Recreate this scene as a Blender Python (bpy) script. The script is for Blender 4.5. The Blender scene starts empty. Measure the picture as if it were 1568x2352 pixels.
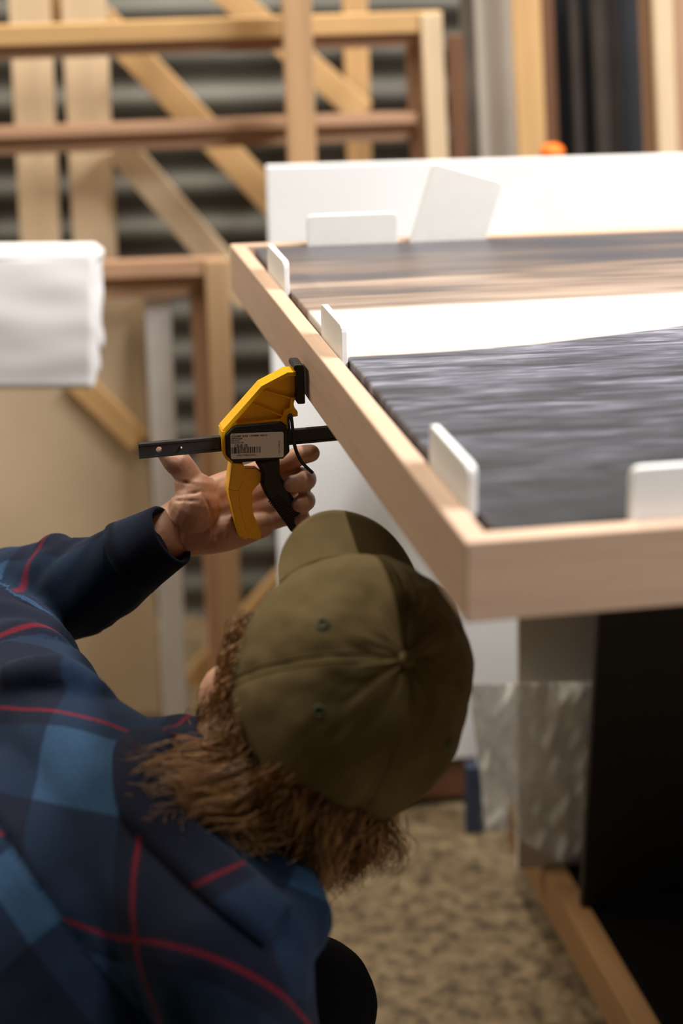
import bpy, bmesh, math, random
from mathutils import Vector, Matrix, noise, Quaternion
random.seed(7)
V = Vector
PI = math.pi
scene = bpy.context.scene
C = scene.collection

# ------------------------------------------------------------------ camera
FPX = 4000.0
PITCH, ROLL = math.radians(19.4), math.radians(1.0)
CAM = V((0, 0, 1.30))
FW = V((0, math.cos(PITCH), -math.sin(PITCH)))
U0 = V((0, math.sin(PITCH), math.cos(PITCH)))
XX = V((1, 0, 0))
UP = U0 * math.cos(ROLL) + XX * math.sin(ROLL)
RT = XX * math.cos(ROLL) - U0 * math.sin(ROLL)
cd = bpy.data.cameras.new('camera')
cam = bpy.data.objects.new('camera', cd)
C.objects.link(cam)
cd.sensor_fit = 'HORIZONTAL'
cd.sensor_width = 24.0
cd.lens = 24.0 * FPX / 1568.0
cd.clip_start = 0.05
M = Matrix((RT, UP, -FW)).transposed().to_4x4()
M.translation = CAM
cam.matrix_world = M
cd.dof.use_dof = True
cd.dof.focus_distance = 1.475
cd.dof.aperture_fstop = 2.9
scene.camera = cam

# ------------------------------------------------------------------ world, lamps, exposure
w = bpy.data.worlds.new('world')
scene.world = w
w.use_nodes = True
w.node_tree.nodes['Background'].inputs[0].default_value = (1.0, 0.93, 0.84, 1)
w.node_tree.nodes['Background'].inputs[1].default_value = 0.035
scene.view_settings.view_transform = 'Standard'
scene.view_settings.look = 'None'
scene.view_settings.gamma = 1.0
scene.view_settings.use_curve_mapping = False
scene.view_settings.exposure = 0.0


def tube_lamp(name, loc, yaw, sx, sy, power, col):
    ld = bpy.data.lights.new(name, 'AREA')
    ld.shape = 'RECTANGLE'
    ld.size, ld.size_y = sx, sy
    ld.energy = power
    ld.color = col
    o = bpy.data.objects.new(name, ld)
    C.objects.link(o)
    o.location = loc
    o.rotation_euler = (0, 0, yaw)
    return o


tube_lamp('ceiling_tube_over_aisle', (-0.15, 2.25, 3.0), math.radians(11.3), 0.05, 2.1, 56, (1.0, 0.91, 0.78))
tube_lamp('ceiling_tube_over_table', (1.9, 0.80, 2.8), math.radians(11.3), 0.2, 2.1, 235, (1.0, 0.965, 0.93))
tube_lamp('ceiling_tube_over_rack', (-2.0, 2.2, 2.7), math.radians(0), 0.2, 1.4, 72, (1.0, 0.88, 0.70))


# ------------------------------------------------------------------ geometry helpers
def ray(x, y):
    return FW + RT * ((x - 784) / FPX) + UP * ((1176 - y) / FPX)


def P(x, y, d):                       # point at depth d along the view axis
    return CAM + ray(x, y) * d


def hitz(x, y, z):                    # point on a horizontal plane
    r = ray(x, y)
    return CAM + r * ((z - CAM.z) / r.z)


def hitp(x, y, p0, n):                # point on any plane
    r = ray(x, y)
    return CAM + r * ((p0 - CAM).dot(n) / r.dot(n))


def camv(x, y, z):                    # direction: right, up, towards the viewer
    return RT * x + UP * y - FW * z


BYAW = math.radians(4.0)
BX = V((math.cos(BYAW), math.sin(BYAW), 0))
BN = V((math.sin(BYAW), -math.cos(BYAW), 0))   # towards the viewer


def bp(x, y, Y0):
    return hitp(x, y, V((0, Y0, 0)), BN)


def newmesh(name, verts, faces, mat=None, smooth=False):
    me = bpy.data.meshes.new(name)
    me.from_pydata([tuple(v) for v in verts], [], faces)
    me.validate()
    bm = bmesh.new()
    bm.from_mesh(me)
    bmesh.ops.recalc_face_normals(bm, faces=bm.faces)
    bm.to_mesh(me)
    bm.free()
    if smooth:
        for p in me.polygons:
            p.use_smooth = True
    if mat:
        me.materials.append(mat)
    return me


def link(name, me, parent=None, mw=None):
    o = bpy.data.objects.new(name, me)
    C.objects.link(o)
    if mw is not None:
        o.matrix_basis = mw
    if parent:
        adopt(o, parent)
    return o


def wm(o):
    if o.parent:
        return wm(o.parent) @ o.matrix_parent_inverse @ o.matrix_basis
    return o.matrix_basis.copy()


def adopt(o, parent):
    o.parent = parent
    o.matrix_parent_inverse = wm(parent).inverted()


def bevel(o, wdt, seg=2):
    m = o.modifiers.new('bevel', 'BEVEL')
    m.width = wdt
    m.segments = seg
    m.limit_method = 'ANGLE'
    m.angle_limit = math.radians(40)
    return o


def tag(o, label=None, cat=None, group=None, kind=None):
    if label:
        o['label'] = label
    if cat:
        o['category'] = cat
    if group:
        o['group'] = group
    if kind:
        o['kind'] = kind
    return o


def thing(name, loc, label, cat, group=None):
    o = bpy.data.objects.new(name, None)
    o.empty_display_size = 0.05
    C.objects.link(o)
    o.matrix_basis = Matrix.Translation(loc)
    return tag(o, label, cat, group)


BOXF = [(0, 1, 3, 2), (4, 6, 7, 5), (0, 4, 5, 1), (2, 3, 7, 6), (0, 2, 6, 4), (1, 5, 7, 3)]


def box_local(name, sx, sy, sz, mw, mat, parent=None, bev=0.0015):
    vs = [(x * sx / 2, y * sy / 2, z * sz / 2) for x in (-1, 1) for y in (-1, 1) for z in (-1, 1)]
    o = link(name, newmesh(name, vs, BOXF, mat), parent, mw)
    if bev:
        bevel(o, bev)
    return o


def frame_m(origin, x, z):
    x = x.normalized()
    y = z.cross(x).normalized()
    z = x.cross(y).normalized()
    m = Matrix((x, y, z)).transposed().to_4x4()
    m.translation = origin
    return m


def plank(name, a, b, Y0, wpx, thick, mat, parent=None, floor=False, w_m=None):
    """board in a background plane between two pixels; front face on the plane."""
    A, B = bp(a[0], a[1], Y0), bp(b[0], b[1], Y0)
    if floor:
        d = (B - A)
        B = A + d * ((A.z - 0.001) / (A.z - B.z))
    mid = (A + B) / 2
    width = w_m or wpx * (mid - CAM).dot(FW) / FPX
    m = frame_m(mid - BN * thick / 2, B - A, BN)
    return box_local(name, (B - A).length, width, thick, m, mat, parent, 0.002)


def prism(name, front, nrm, depth, mat, parent=None, bev=0.0, smooth=False):
    """closed outline (world points), extruded by depth against nrm."""
    c = sum(front, V()) / len(front)
    xax = (front[1] - front[0]).normalized()
    m = frame_m(c, V((nrm.y, -nrm.x, 0)) if abs(nrm.z) < 0.9 else XX, nrm)
    mi = m.inverted()
    n = len(front)
    vs = [mi @ p for p in front] + [mi @ (p - nrm * depth) for p in front]
    fs = [tuple(range(n)), tuple(range(2 * n - 1, n - 1, -1))] + [(i, i + n, (i + 1) % n + n, (i + 1) % n) for i in range(n)]
    o = link(name, newmesh(name, vs, fs, mat), parent, m)
    if bev:
        bevel(o, bev)
    return o


def tube_geo(pts, rad, side=None, ns=16, cap=3, flat=None):
    """rings along pts. rad: number or (a, b). Returns verts, faces (closed, round caps)."""
    n = len(pts)
    rr = [(r, r) if not isinstance(r, (tuple, list)) else r for r in rad]
    tans = []
    for i in range(n):
        t = pts[min(i + 1, n - 1)] - pts[max(i - 1, 0)]
        tans.append(t.normalized())
    s = (side or V((0.123, 0.31, 0.94)))
    rings = []
    s = (s - tans[0] * s.dot(tans[0])).normalized()
    seq = []
    for i in range(n):
        if side:
            s = (side - tans[i] * side.dot(tans[i])).normalized()
        else:
            s = (s - tans[i] * s.dot(tans[i])).normalized()
        seq.append((pts[i], tans[i], s, rr[i]))
    full = []
    p, t, s0, r = seq[0]
    for k in range(cap, 0, -1):
        a = k / (cap + 0.35) * PI / 2
        full.append((p - t * math.sin(a) * min(r), t, s0, (r[0] * math.cos(a), r[1] * math.cos(a))))
    full += seq
    p, t, s0, r = seq[-1]
    for k in range(1, cap + 1):
        a = k / (cap + 0.35) * PI / 2
        full.append((p + t * math.sin(a) * min(r), t, s0, (r[0] * math.cos(a), r[1] * math.cos(a))))
    vs, fs = [], []
    for (p, t, s0, r) in full:
        b = t.cross(s0)
        for j in range(ns):
            a = 2 * PI * j / ns
            vs.append(p + s0 * (math.cos(a) * r[0]) + b * (math.sin(a) * r[1]))
    for i in range(len(full) - 1):
        for j in range(ns):
            fs.append((i * ns + j, i * ns + (j + 1) % ns, (i + 1) * ns + (j + 1) % ns, (i + 1) * ns + j))
    fs.append(tuple(range(ns - 1, -1, -1)))
    k = (len(full) - 1) * ns
    fs.append(tuple(range(k, k + ns)))
    return vs, fs


def smooth_path(ctrl, sub=4):
    """Catmull-Rom through (point, radius-tuple) controls."""
    out = []
    n = len(ctrl)
    for i in range(n - 1):
        p0, p1, p2, p3 = ctrl[max(i - 1, 0)], ctrl[i], ctrl[i + 1], ctrl[min(i + 2, n - 1)]
        for k in range(sub):
            t = k / sub
            def cr(a, b, c, d):
                return 0.5 * ((2 * b) + (c - a) * t + (2 * a - 5 * b + 4 * c - d) * t * t + (3 * b - a - 3 * c + d) * t ** 3)
            pt = cr(p0[0], p1[0], p2[0], p3[0])
            r = tuple(cr(p0[1][q], p1[1][q], p2[1][q], p3[1][q]) for q in (0, 1))
            out.append((pt, r))
    out.append(ctrl[-1])
    return out


class Blob:
    """overlapping closed volumes, fused by a voxel remesh into one skin."""
    def __init__(self):
        self.v, self.f = [], []

    def add(self, vs, fs):
        k = len(self.v)
        self.v += vs
        self.f += [tuple(i + k for i in f) for f in fs]

    def limb(self, ctrl, side=None, ns=16, sub=4):
        c = [(p, (r, r) if not isinstance(r, (tuple, list)) else r) for p, r in ctrl]
        c = smooth_path(c, sub)
        self.add(*tube_geo([p for p, r in c], [r for p, r in c], side, ns))

    def ball(self, c, r, axes=None, ns=20, nr=12):
        a = axes or (XX, V((0, 1, 0)), V((0, 0, 1)))
        r = (r, r, r) if not isinstance(r, (tuple, list)) else r
        vs, fs = [c + a[2] * r[2]], []
        for i in range(1, nr):
            th = PI * i / nr
            for j in range(ns):
                ph = 2 * PI * j / ns
                vs.append(c + a[0] * (r[0] * math.sin(th) * math.cos(ph)) + a[1] * (r[1] * math.sin(th) * math.sin(ph)) + a[2] * (r[2] * math.cos(th)))
        vs.append(c - a[2] * r[2])
        for j in range(ns):
            fs.append((0, 1 + j, 1 + (j + 1) % ns))
        for i in range(nr - 2):
            for j in range(ns):
                fs.append((1 + i * ns + j, 1 + (i + 1) * ns + j, 1 + (i + 1) * ns + (j + 1) % ns, 1 + i * ns + (j + 1) % ns))
        k = 1 + (nr - 2) * ns
        for j in range(ns):
            fs.append((len(vs) - 1, k + (j + 1) % ns, k + j))
        self.add(vs, fs)

    def fuse(self, voxel, smooth=6, fac=0.5):
        me = newmesh('tmp', self.v, self.f)
        o = bpy.data.objects.new('tmp', me)
        C.objects.link(o)
        r = o.modifiers.new('r', 'REMESH')
        r.mode = 'VOXEL'
        r.voxel_size = voxel
        s = o.modifiers.new('s', 'SMOOTH')
        s.iterations = smooth
        s.factor = fac
        dg = bpy.context.evaluated_depsgraph_get()
        dg.update()
        out = bpy.data.meshes.new_from_object(o.evaluated_get(dg))
        bpy.data.objects.remove(o)
        bpy.data.meshes.remove(me)
        for p in out.polygons:
            p.use_smooth = True
        return out


def rounded_poly(pts, r, seg=3):
    """round the corners of a world-space outline."""
    out = []
    n = len(pts)
    for i in range(n):
        p, a, b = pts[i], pts[i - 1], pts[(i + 1) % n]
        da, db = (a - p), (b - p)
        ra = min(r, da.length * 0.45, db.length * 0.45)
        A, B = p + da.normalized() * ra, p + db.normalized() * ra
        for k in range(seg + 1):
            t = k / seg
            out.append(A * (1 - t) ** 2 + p * 2 * t * (1 - t) + B * t * t)
    return out


# ------------------------------------------------------------------ materials
class NT:
    def __init__(self, name):
        self.m = bpy.data.materials.new(name)
        self.m.use_nodes = True
        self.t = self.m.node_tree
        self.b = self.t.nodes['Principled BSDF']

    def n(self, typ, **kw):
        nd = self.t.nodes.new(typ)
        for k, v in kw.items():
            if k.startswith('i_'):
                key = k[2:]
                key = int(key) if key.isdigit() else key.replace('_', ' ')
                nd.inputs[key].default_value = v
            else:
                setattr(nd, k, v)
        return nd

    def l(self, a, b):
        self.t.links.new(a, b)

    def ramp(self, fac, stops, interp='LINEAR'):
        r = self.n('ShaderNodeValToRGB')
        r.color_ramp.interpolation = interp
        e = r.color_ramp.elements
        while len(e) < len(stops):
            e.new(0.5)
        for el, (p, c) in zip(e, stops):
            el.position = p
            el.color = c if len(c) == 4 else (*c, 1)
        self.l(fac, r.inputs[0])
        return r

    def bump(self, h, strength, dist=0.001):
        b = self.n('ShaderNodeBump')
        b.inputs['Strength'].default_value = strength
        b.inputs['Distance'].default_value = dist
        self.l(h, b.inputs['Height'])
        self.l(b.outputs[0], self.b.inputs['Normal'])

    def coords(self, scale=(1, 1, 1), out='Object', rot=(0, 0, 0)):
        tc = self.n('ShaderNodeTexCoord')
        mp = self.n('ShaderNodeMapping')
        mp.inputs['Scale'].default_value = scale
        mp.inputs['Rotation'].default_value = rot
        self.l(tc.outputs[out], mp.inputs[0])
        return mp.outputs[0]


def plain(name, col, rough=0.5, noise_amt=0.12, nscale=30, metal=0.0, spec=0.5, bump=0.0, sheen=0.0):
    t = NT(name)
    c = t.coords()
    nz = t.n('ShaderNodeTexNoise', i_Scale=nscale, i_Detail=4.0)
    t.l(c, nz.inputs['Vector'])
    k = noise_amt
    r = t.ramp(nz.outputs[0], [(0.3, tuple(x * (1 - k) for x in col)), (0.7, tuple(min(1, x * (1 + k)) for x in col))])
    t.l(r.outputs[0], t.b.inputs['Base Color'])
    t.b.inputs['Roughness'].default_value = rough
    t.b.inputs['Metallic'].default_value = metal
    t.b.inputs['Specular IOR Level'].default_value = spec
    if sheen:
        t.b.inputs['Sheen Weight'].default_value = sheen
    if bump:
        t.bump(nz.outputs[0], bump, 0.001)
    return t.m


def wood(name, col, dark=0.8, rough=0.55, sc=1.0, amt=1.0):
    """straight grain along local X."""
    t = NT(name)
    c = t.coords((1.6 * sc, 38 * sc, 38 * sc))
    nz = t.n('ShaderNodeTexNoise', i_Scale=1.0, i_Detail=5.0, i_Roughness=0.6)
    t.l(c, nz.inputs['Vector'])
    c2 = t.coords((14 * sc, 420 * sc, 420 * sc))
    n2 = t.n('ShaderNodeTexNoise', i_Scale=1.0, i_Detail=3.0)
    t.l(c2, n2.inputs['Vector'])
    r = t.ramp(nz.outputs[0], [(0.28, tuple(x * dark for x in col)), (0.5, col), (0.75, tuple(min(1, x * 1.09) for x in col))])
    mx = t.n('ShaderNodeMix', data_type='RGBA', blend_type='MULTIPLY')
    mx.inputs['Factor'].default_value = 0.35 * amt
    r2 = t.ramp(n2.outputs[0], [(0.3, (0.72, 0.66, 0.6)), (0.6, (1, 1, 1))])
    t.l(r.outputs[0], mx.inputs[6])
    t.l(r2.outputs[0], mx.inputs[7])
    t.l(mx.outputs[2], t.b.inputs['Base Color'])
    t.b.inputs['Roughness'].default_value = rough
    t.bump(n2.outputs[0], 0.25, 0.0004)
    return t.m


OAK = wood('pale_oak', (0.58, 0.405, 0.295), 0.86)
PINE = wood('yellow_pine', (0.62, 0.385, 0.17), 0.8)
PINE_PALE = wood('pale_pine', (0.72, 0.55, 0.36), 0.88)
CEDAR = wood('reddish_timber', (0.46, 0.275, 0.17), 0.78)
WALNUT = wood('brown_timber', (0.17, 0.075, 0.035), 0.7)
STRIP = wood('ochre_timber', (0.25, 0.135, 0.052), 0.75)
FOAM = plain('white_foam_board', (0.86, 0.87, 0.87), 0.6, 0.02, 60)
CARD_OFF = plain('off_white_card', (0.80, 0.79, 0.76), 0.7, 0.02, 60)
WHITE = plain('white_painted_panel', (0.90, 0.91, 0.93), 0.45, 0.02, 8)
WHITE_POST = plain('white_painted_timber', (0.62, 0.60, 0.59), 0.6, 0.06, 20)
PAPER = plain('white_paper', (0.80, 0.79, 0.80), 0.8, 0.03, 10)
KRAFT = plain('tan_fibreboard', (0.53, 0.41, 0.275), 0.8, 0.06, 5)
GREYB = plain('grey_board', (0.62, 0.58, 0.53), 0.7, 0.05, 9)
BLACKB = plain('black_board', (0.016, 0.014, 0.012), 0.6, 0.2, 9)
BASEB = plain('black_platform', (0.003, 0.0025, 0.0025), 0.9, 0.2, 9, spec=0.05)
YEL = plain('yellow_nylon', (0.95, 0.50, 0.004), 0.36, 0.03, 60, spec=0.4, bump=0.02)
BLK = plain('black_nylon', (0.012, 0.012, 0.012), 0.5, 0.15, 60, spec=0.35)
STEEL = plain('blackened_steel', (0.014, 0.014, 0.015), 0.38, 0.25, 90, spec=0.5)
RIVET = plain('bare_steel', (0.25, 0.25, 0.25), 0.35, 0.1, 60, metal=1.0)
LABEL = plain('label_paper', (0.86, 0.83, 0.81), 0.5, 0.04, 400)
INK = plain('printed_ink', (0.03, 0.028, 0.028), 0.6, 0.2, 900)
INKG = plain('faded_ink', (0.16, 0.15, 0.15), 0.6, 0.2, 900)
BLUE = plain('blue_painted_steel', (0.035, 0.055, 0.105), 0.5, 0.1, 20)
ORANGE = plain('orange_plastic', (0.95, 0.19, 0.01), 0.5, 0.05, 20)
DARKN = plain('dark_moulding', (0.012, 0.014, 0.019), 0.55, 0.2, 10)
DARKB = plain('dark_brown_moulding', (0.045, 0.036, 0.03), 0.55, 0.2, 10)
GREYW = plain('grey_wrapped_board', (0.22, 0.20, 0.18), 0.5, 0.4, 6)
WRAPW = plain('cream_wrapped_board', (0.62, 0.59, 0.55), 0.45, 0.06, 6)
TROUSER = plain('black_trouser_cloth', (0.003, 0.003, 0.0035), 0.95, 0.2, 60, spec=0.08)


def skin_mat():
    t = NT('skin')
    c = t.coords()
    nz = t.n('ShaderNodeTexNoise', i_Scale=38.0, i_Detail=5.0)
    t.l(c, nz.inputs['Vector'])
    r = t.ramp(nz.outputs[0], [(0.3, (0.43, 0.20, 0.13)), (0.5, (0.50, 0.27, 0.18)), (0.72, (0.55, 0.32, 0.22))])
    t.l(r.outputs[0], t.b.inputs['Base Color'])
    t.b.inputs['Roughness'].default_value = 0.52
    t.b.inputs['Subsurface Weight'].default_value = 0.12
    t.b.inputs['Subsurface Radius'].default_value = (0.012, 0.004, 0.002)
    t.b.inputs['Subsurface Scale'].default_value = 0.5
    n2 = t.n('ShaderNodeTexNoise', i_Scale=260.0, i_Detail=4.0)
    t.l(t.coords((1, 1, 1.0)), n2.inputs['Vector'])
    t.bump(n2.outputs[0], 0.35, 0.0008)
    return t.m


SKIN = skin_mat()


def floor_mat():
    t = NT('aggregate_concrete')
    c = t.coords()
    n1 = t.n('ShaderNodeTexNoise', i_Scale=42.0, i_Detail=4.0, i_Roughness=0.65)
    n2 = t.n('ShaderNodeTexNoise', i_Scale=5.0, i_Detail=3.0)
    vo = t.n('ShaderNodeTexVoronoi', i_Scale=75.0)
    for q in (n1, n2, vo):
        t.l(c, q.inputs['Vector'])
    r1 = t.ramp(n1.outputs[0], [(0.36, (0.06, 0.042, 0.022)), (0.5, (0.19, 0.135, 0.072)), (0.66, (0.30, 0.225, 0.130))])
    r2 = t.ramp(n2.outputs[0], [(0.3, (0.78, 0.75, 0.72)), (0.65, (1, 1, 1))])
    mx = t.n('ShaderNodeMix', data_type='RGBA', blend_type='MULTIPLY')
    mx.inputs['Factor'].default_value = 1.0
    t.l(r1.outputs[0], mx.inputs[6])
    t.l(r2.outputs[0], mx.inputs[7])
    t.l(mx.outputs[2], t.b.inputs['Base Color'])
    t.b.inputs['Roughness'].default_value = 0.7
    t.bump(vo.outputs['Distance'], 0.3, 0.002)
    return t.m


def metal_wall_mat():
    t = NT('galvanised_sheet')
    c = t.coords((1, 1, 1))
    n1 = t.n('ShaderNodeTexNoise', i_Scale=4.0, i_Detail=4.0)
    t.l(c, n1.inputs['Vector'])
    r1 = t.ramp(n1.outputs[0], [(0.3, (0.085, 0.080, 0.068)), (0.7, (0.145, 0.140, 0.122))])
    t.l(r1.outputs[0], t.b.inputs['Base Color'])
    t.b.inputs['Metallic'].default_value = 0.5
    t.b.inputs['Roughness'].default_value = 0.5
    return t.m


def plaid_mat():
    t = NT('plaid_flannel')
    def att(nm):
        return t.n('ShaderNodeAttribute', attribute_name=nm)

    def pick(a, b, mask):
        g = t.n('ShaderNodeMath', operation='GREATER_THAN')
        g.inputs[1].default_value = 0.0
        t.l(mask, g.inputs[0])
        m_ = t.n('ShaderNodeMix', data_type='VECTOR')
        t.l(g.outputs[0], m_.inputs[0])
        t.l(a, m_.inputs[4])
        t.l(b, m_.inputs[5])
        return m_.outputs[1]

    tor = pick(att('plaid').outputs['Vector'], att('plaid_back').outputs['Vector'], att('seam_side').outputs['Fac'])
    allv = pick(tor, att('plaid_sleeve').outputs['Vector'], att('sleeve_side').outputs['Fac'])
    sp = t.n('ShaderNodeSeparateXYZ')
    t.l(allv, sp.inputs[0])
    L, Rd = [], []
    for k in (0, 1):
        fr = t.n('ShaderNodeMath', operation='FRACT')
        t.l(sp.outputs[k], fr.inputs[0])
        a = t.ramp(fr.outputs[0], [(0.085, (0, 0, 0)), (0.10, (1, 1, 1)), (0.49, (1, 1, 1)), (0.505, (0, 0, 0))])
        b = t.ramp(fr.outputs[0], [(0.0, (1, 1, 1)), (0.009, (0.7, 0.7, 0.7)), (0.016, (0, 0, 0)), (0.984, (0, 0, 0)), (0.991, (0.7, 0.7, 0.7)), (1.0, (1, 1, 1))])
        L.append(a.outputs[0])
        Rd.append(b.outputs[0])
    ad = t.n('ShaderNodeMath', operation='ADD')
    t.l(L[0], ad.inputs[0])
    t.l(L[1], ad.inputs[1])
    hf = t.n('ShaderNodeMath', operation='MULTIPLY')
    hf.inputs[1].default_value = 0.5
    t.l(ad.outputs[0], hf.inputs[0])
    base = t.ramp(hf.outputs[0], [(0.0, (0.0036, 0.0048, 0.0140)), (0.5, (0.0052, 0.0130, 0.0310)), (1.0, (0.017, 0.044, 0.090))])
    mxr = t.n('ShaderNodeMath', operation='MAXIMUM')
    t.l(Rd[0], mxr.inputs[0])
    t.l(Rd[1], mxr.inputs[1])
    sc = t.n('ShaderNodeMath', operation='MULTIPLY')
    sc.inputs[1].default_value = 0.5
    t.l(mxr.outputs[0], sc.inputs[0])
    mx = t.n('ShaderNodeMix', data_type='RGBA')
    t.l(sc.outputs[0], mx.inputs['Factor'])
    t.l(base.outputs[0], mx.inputs[6])
    mx.inputs[7].default_value = (0.19, 0.003, 0.007, 1)
    # mottled nap
    nz = t.n('ShaderNodeTexNoise', i_Scale=500.0, i_Detail=3.0)
    t.l(t.coords(), nz.inputs['Vector'])
    m2 = t.n('ShaderNodeMix', data_type='RGBA', blend_type='MULTIPLY')
    m2.inputs['Factor'].default_value = 0.5
    rr = t.ramp(nz.outputs[0], [(0.3, (0.6, 0.6, 0.6)), (0.7, (1.3, 1.3, 1.3))])
    t.l(mx.outputs[2], m2.inputs[6])
    t.l(rr.outputs[0], m2.inputs[7])
    t.l(m2.outputs[2], t.b.inputs['Base Color'])
    t.b.inputs['Roughness'].default_value = 0.95
    t.b.inputs['Specular IOR Level'].default_value = 0.15
    t.b.inputs['Sheen Weight'].default_value = 0.08
    t.b.inputs['Sheen Tint'].default_value = (0.3, 0.45, 0.7, 1)
    t.bump(nz.outputs[0], 0.3, 0.0006)
    return t.m


def canvas_cap_mat():
    t = NT('olive_canvas')
    c = t.coords()
    nz = t.n('ShaderNodeTexNoise', i_Scale=24.0, i_Detail=5.0)
    t.l(c, nz.inputs['Vector'])
    r = t.ramp(nz.outputs[0], [(0.3, (0.102, 0.074, 0.030)), (0.7, (0.146, 0.108, 0.047))])
    t.l(r.outputs[0], t.b.inputs['Base Color'])
    t.b.inputs['Roughness'].default_value = 0.9
    t.b.inputs['Specular IOR Level'].default_value = 0.2
    n2 = t.n('ShaderNodeTexNoise', i_Scale=900.0, i_Detail=2.0)
    t.l(c, n2.inputs['Vector'])
    t.bump(n2.outputs[0], 0.3, 0.0005)
    return t.m


def hair_mat(name, c0, c1):
    t = NT(name)
    at = t.n('ShaderNodeAttribute', attribute_name='tone')
    r = t.ramp(at.outputs['Fac'], [(0.0, c0), (1.0, c1)])
    t.l(r.outputs[0], t.b.inputs['Base Color'])
    t.b.inputs['Roughness'].default_value = 0.45
    t.b.inputs['Specular IOR Level'].default_value = 0.4
    return t.m


def plastic_mat():
    t = NT('clear_polythene')
    c = t.coords((3.5, 3.5, 2.2))
    nz = t.n('ShaderNodeTexNoise', i_Scale=3.0, i_Detail=4.0, i_Distortion=1.0)
    t.l(c, nz.inputs['Vector'])
    t.b.inputs['Base Color'].default_value = (0.92, 0.92, 0.90, 1)
    t.b.inputs['Roughness'].default_value = 0.22
    tr = t.n('ShaderNodeBsdfTransparent')
    mix = t.n('ShaderNodeMixShader')
    r = t.ramp(nz.outputs[0], [(0.35, (0.28, 0.28, 0.28)), (0.75, (0.62, 0.62, 0.62))])
    t.l(r.outputs[0], mix.inputs[0])
    t.l(tr.outputs[0], mix.inputs[1])
    t.l(t.b.outputs[0], mix.inputs[2])
    out = t.t.nodes['Material Output']
    t.l(mix.outputs[0], out.inputs['Surface'])
    t.bump(nz.outputs[0], 0.3, 0.006)
    return t.m


PLAID, CAPM, PLASTIC = plaid_mat(), canvas_cap_mat(), plastic_mat()
HAIR = hair_mat('auburn_hair', (0.075, 0.028, 0.008), (0.46, 0.24, 0.085))
EYELET = plain('green_stitching', (0.06, 0.085, 0.05), 0.8, 0.1, 200)

# ------------------------------------------------------------------ setting: floor and corrugated wall
fl = link('floor', newmesh('floor', [(-2.8, -0.8, 0), (2.8, -0.8, 0), (2.8, 3.6, 0), (-2.8, 3.6, 0)], [(0, 1, 2, 3)], floor_mat()))
tag(fl, 'speckled brown concrete floor', 'floor', kind='structure')
vs, fs = [], []
WALLY = 3.12
NZ = 330
for i in range(NZ + 1):
    z = 2.6 * i / NZ
    y = 0.008 * math.sin(2 * PI * z / 0.076)
    for x in (-2.8, 2.8):
        p = V((0, WALLY, 0)) + BX * x - BN * y
        vs.append((p.x, p.y, z))
for i in range(NZ):
    fs.append((2 * i, 2 * i + 1, 2 * i + 3, 2 * i + 2))
wl = link('wall_back', newmesh('wall_back', vs, fs, metal_wall_mat(), True))
tag(wl, 'grey corrugated metal wall behind the timber rack', 'wall', kind='structure')

# ------------------------------------------------------------------ picture frame on the table
ZT, FH, RW = 0.95, 0.051, 0.0155
n0 = hitz(1070, 1245, ZT)
f0 = hitz(527, 560, ZT)
UD = (f0 - n0).normalized()                       # along the left rail, away from the viewer
VD = V((math.cos(math.radians(9.3)), math.sin(math.radians(9.3)), 0))
VB = V((math.cos(math.radians(6.6)), math.sin(math.radians(6.6)), 0))
WID = 0.92
n1, f1 = n0 + VD * WID, f0 + VB * WID
nrmL = V((UD.y, -UD.x, 0))                          # left rail: to the inside


def inset(p, a, b, d):                              # corner moved inwards along both edges
    return p + a * d + b * d


ni0, fi0 = inset(n0, UD, VD, RW), inset(f0, -UD, VB, RW)
ni1, fi1 = inset(n1, UD, -VD, RW), inset(f1, -UD, -VB, RW)
frame = thing('picture_frame', (n0 + f1) / 2 - V((0, 0, FH)), 'pale oak picture frame laid flat on the work table', 'frame')
for nm, quad in (('side_rail', (n0, f0, fi0, ni0)), ('front_rail', (n1, n0, ni0, ni1)), ('back_rail', (f0, f1, fi1, fi0)), ('side_rail', (f1, n1, ni1, fi1))):
    a, b = quad[0], quad[1]
    m = frame_m((a + b) / 2, b - a, V((0, 0, 1)))
    mi = m.inverted()
    vv = [mi @ p for p in quad] + [mi @ (p - V((0, 0, FH))) for p in quad]
    ff = [(0, 1, 2, 3), (7, 6, 5, 4)] + [(i, i + 4, (i + 1) % 4 + 4, (i + 1) % 4) for i in range(4)]
    o = link(nm, newmesh(nm, vv, ff, OAK), frame, m)
    bevel(o, 0.0012)

# backing board inside the frame, under the canvas
bq = [p - V((0, 0, FH - 0.006)) for p in (ni0, ni1, fi1, fi0)]
o = prism('backing', bq, V((0, 0, 1)), 0.005, KRAFT, frame)

# canvas inside the frame
GAP = 0.0075
cn0, cf0 = inset(n0, UD, VD, RW + GAP), inset(f0, -UD, VB, RW + GAP)
cn1, cf1 = inset(n1, UD, -VD, RW + GAP), inset(f1, -UD, -VB, RW + GAP)
cw, ch = (cn1 - cn0).length, (cf0 - cn0).length


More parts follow.
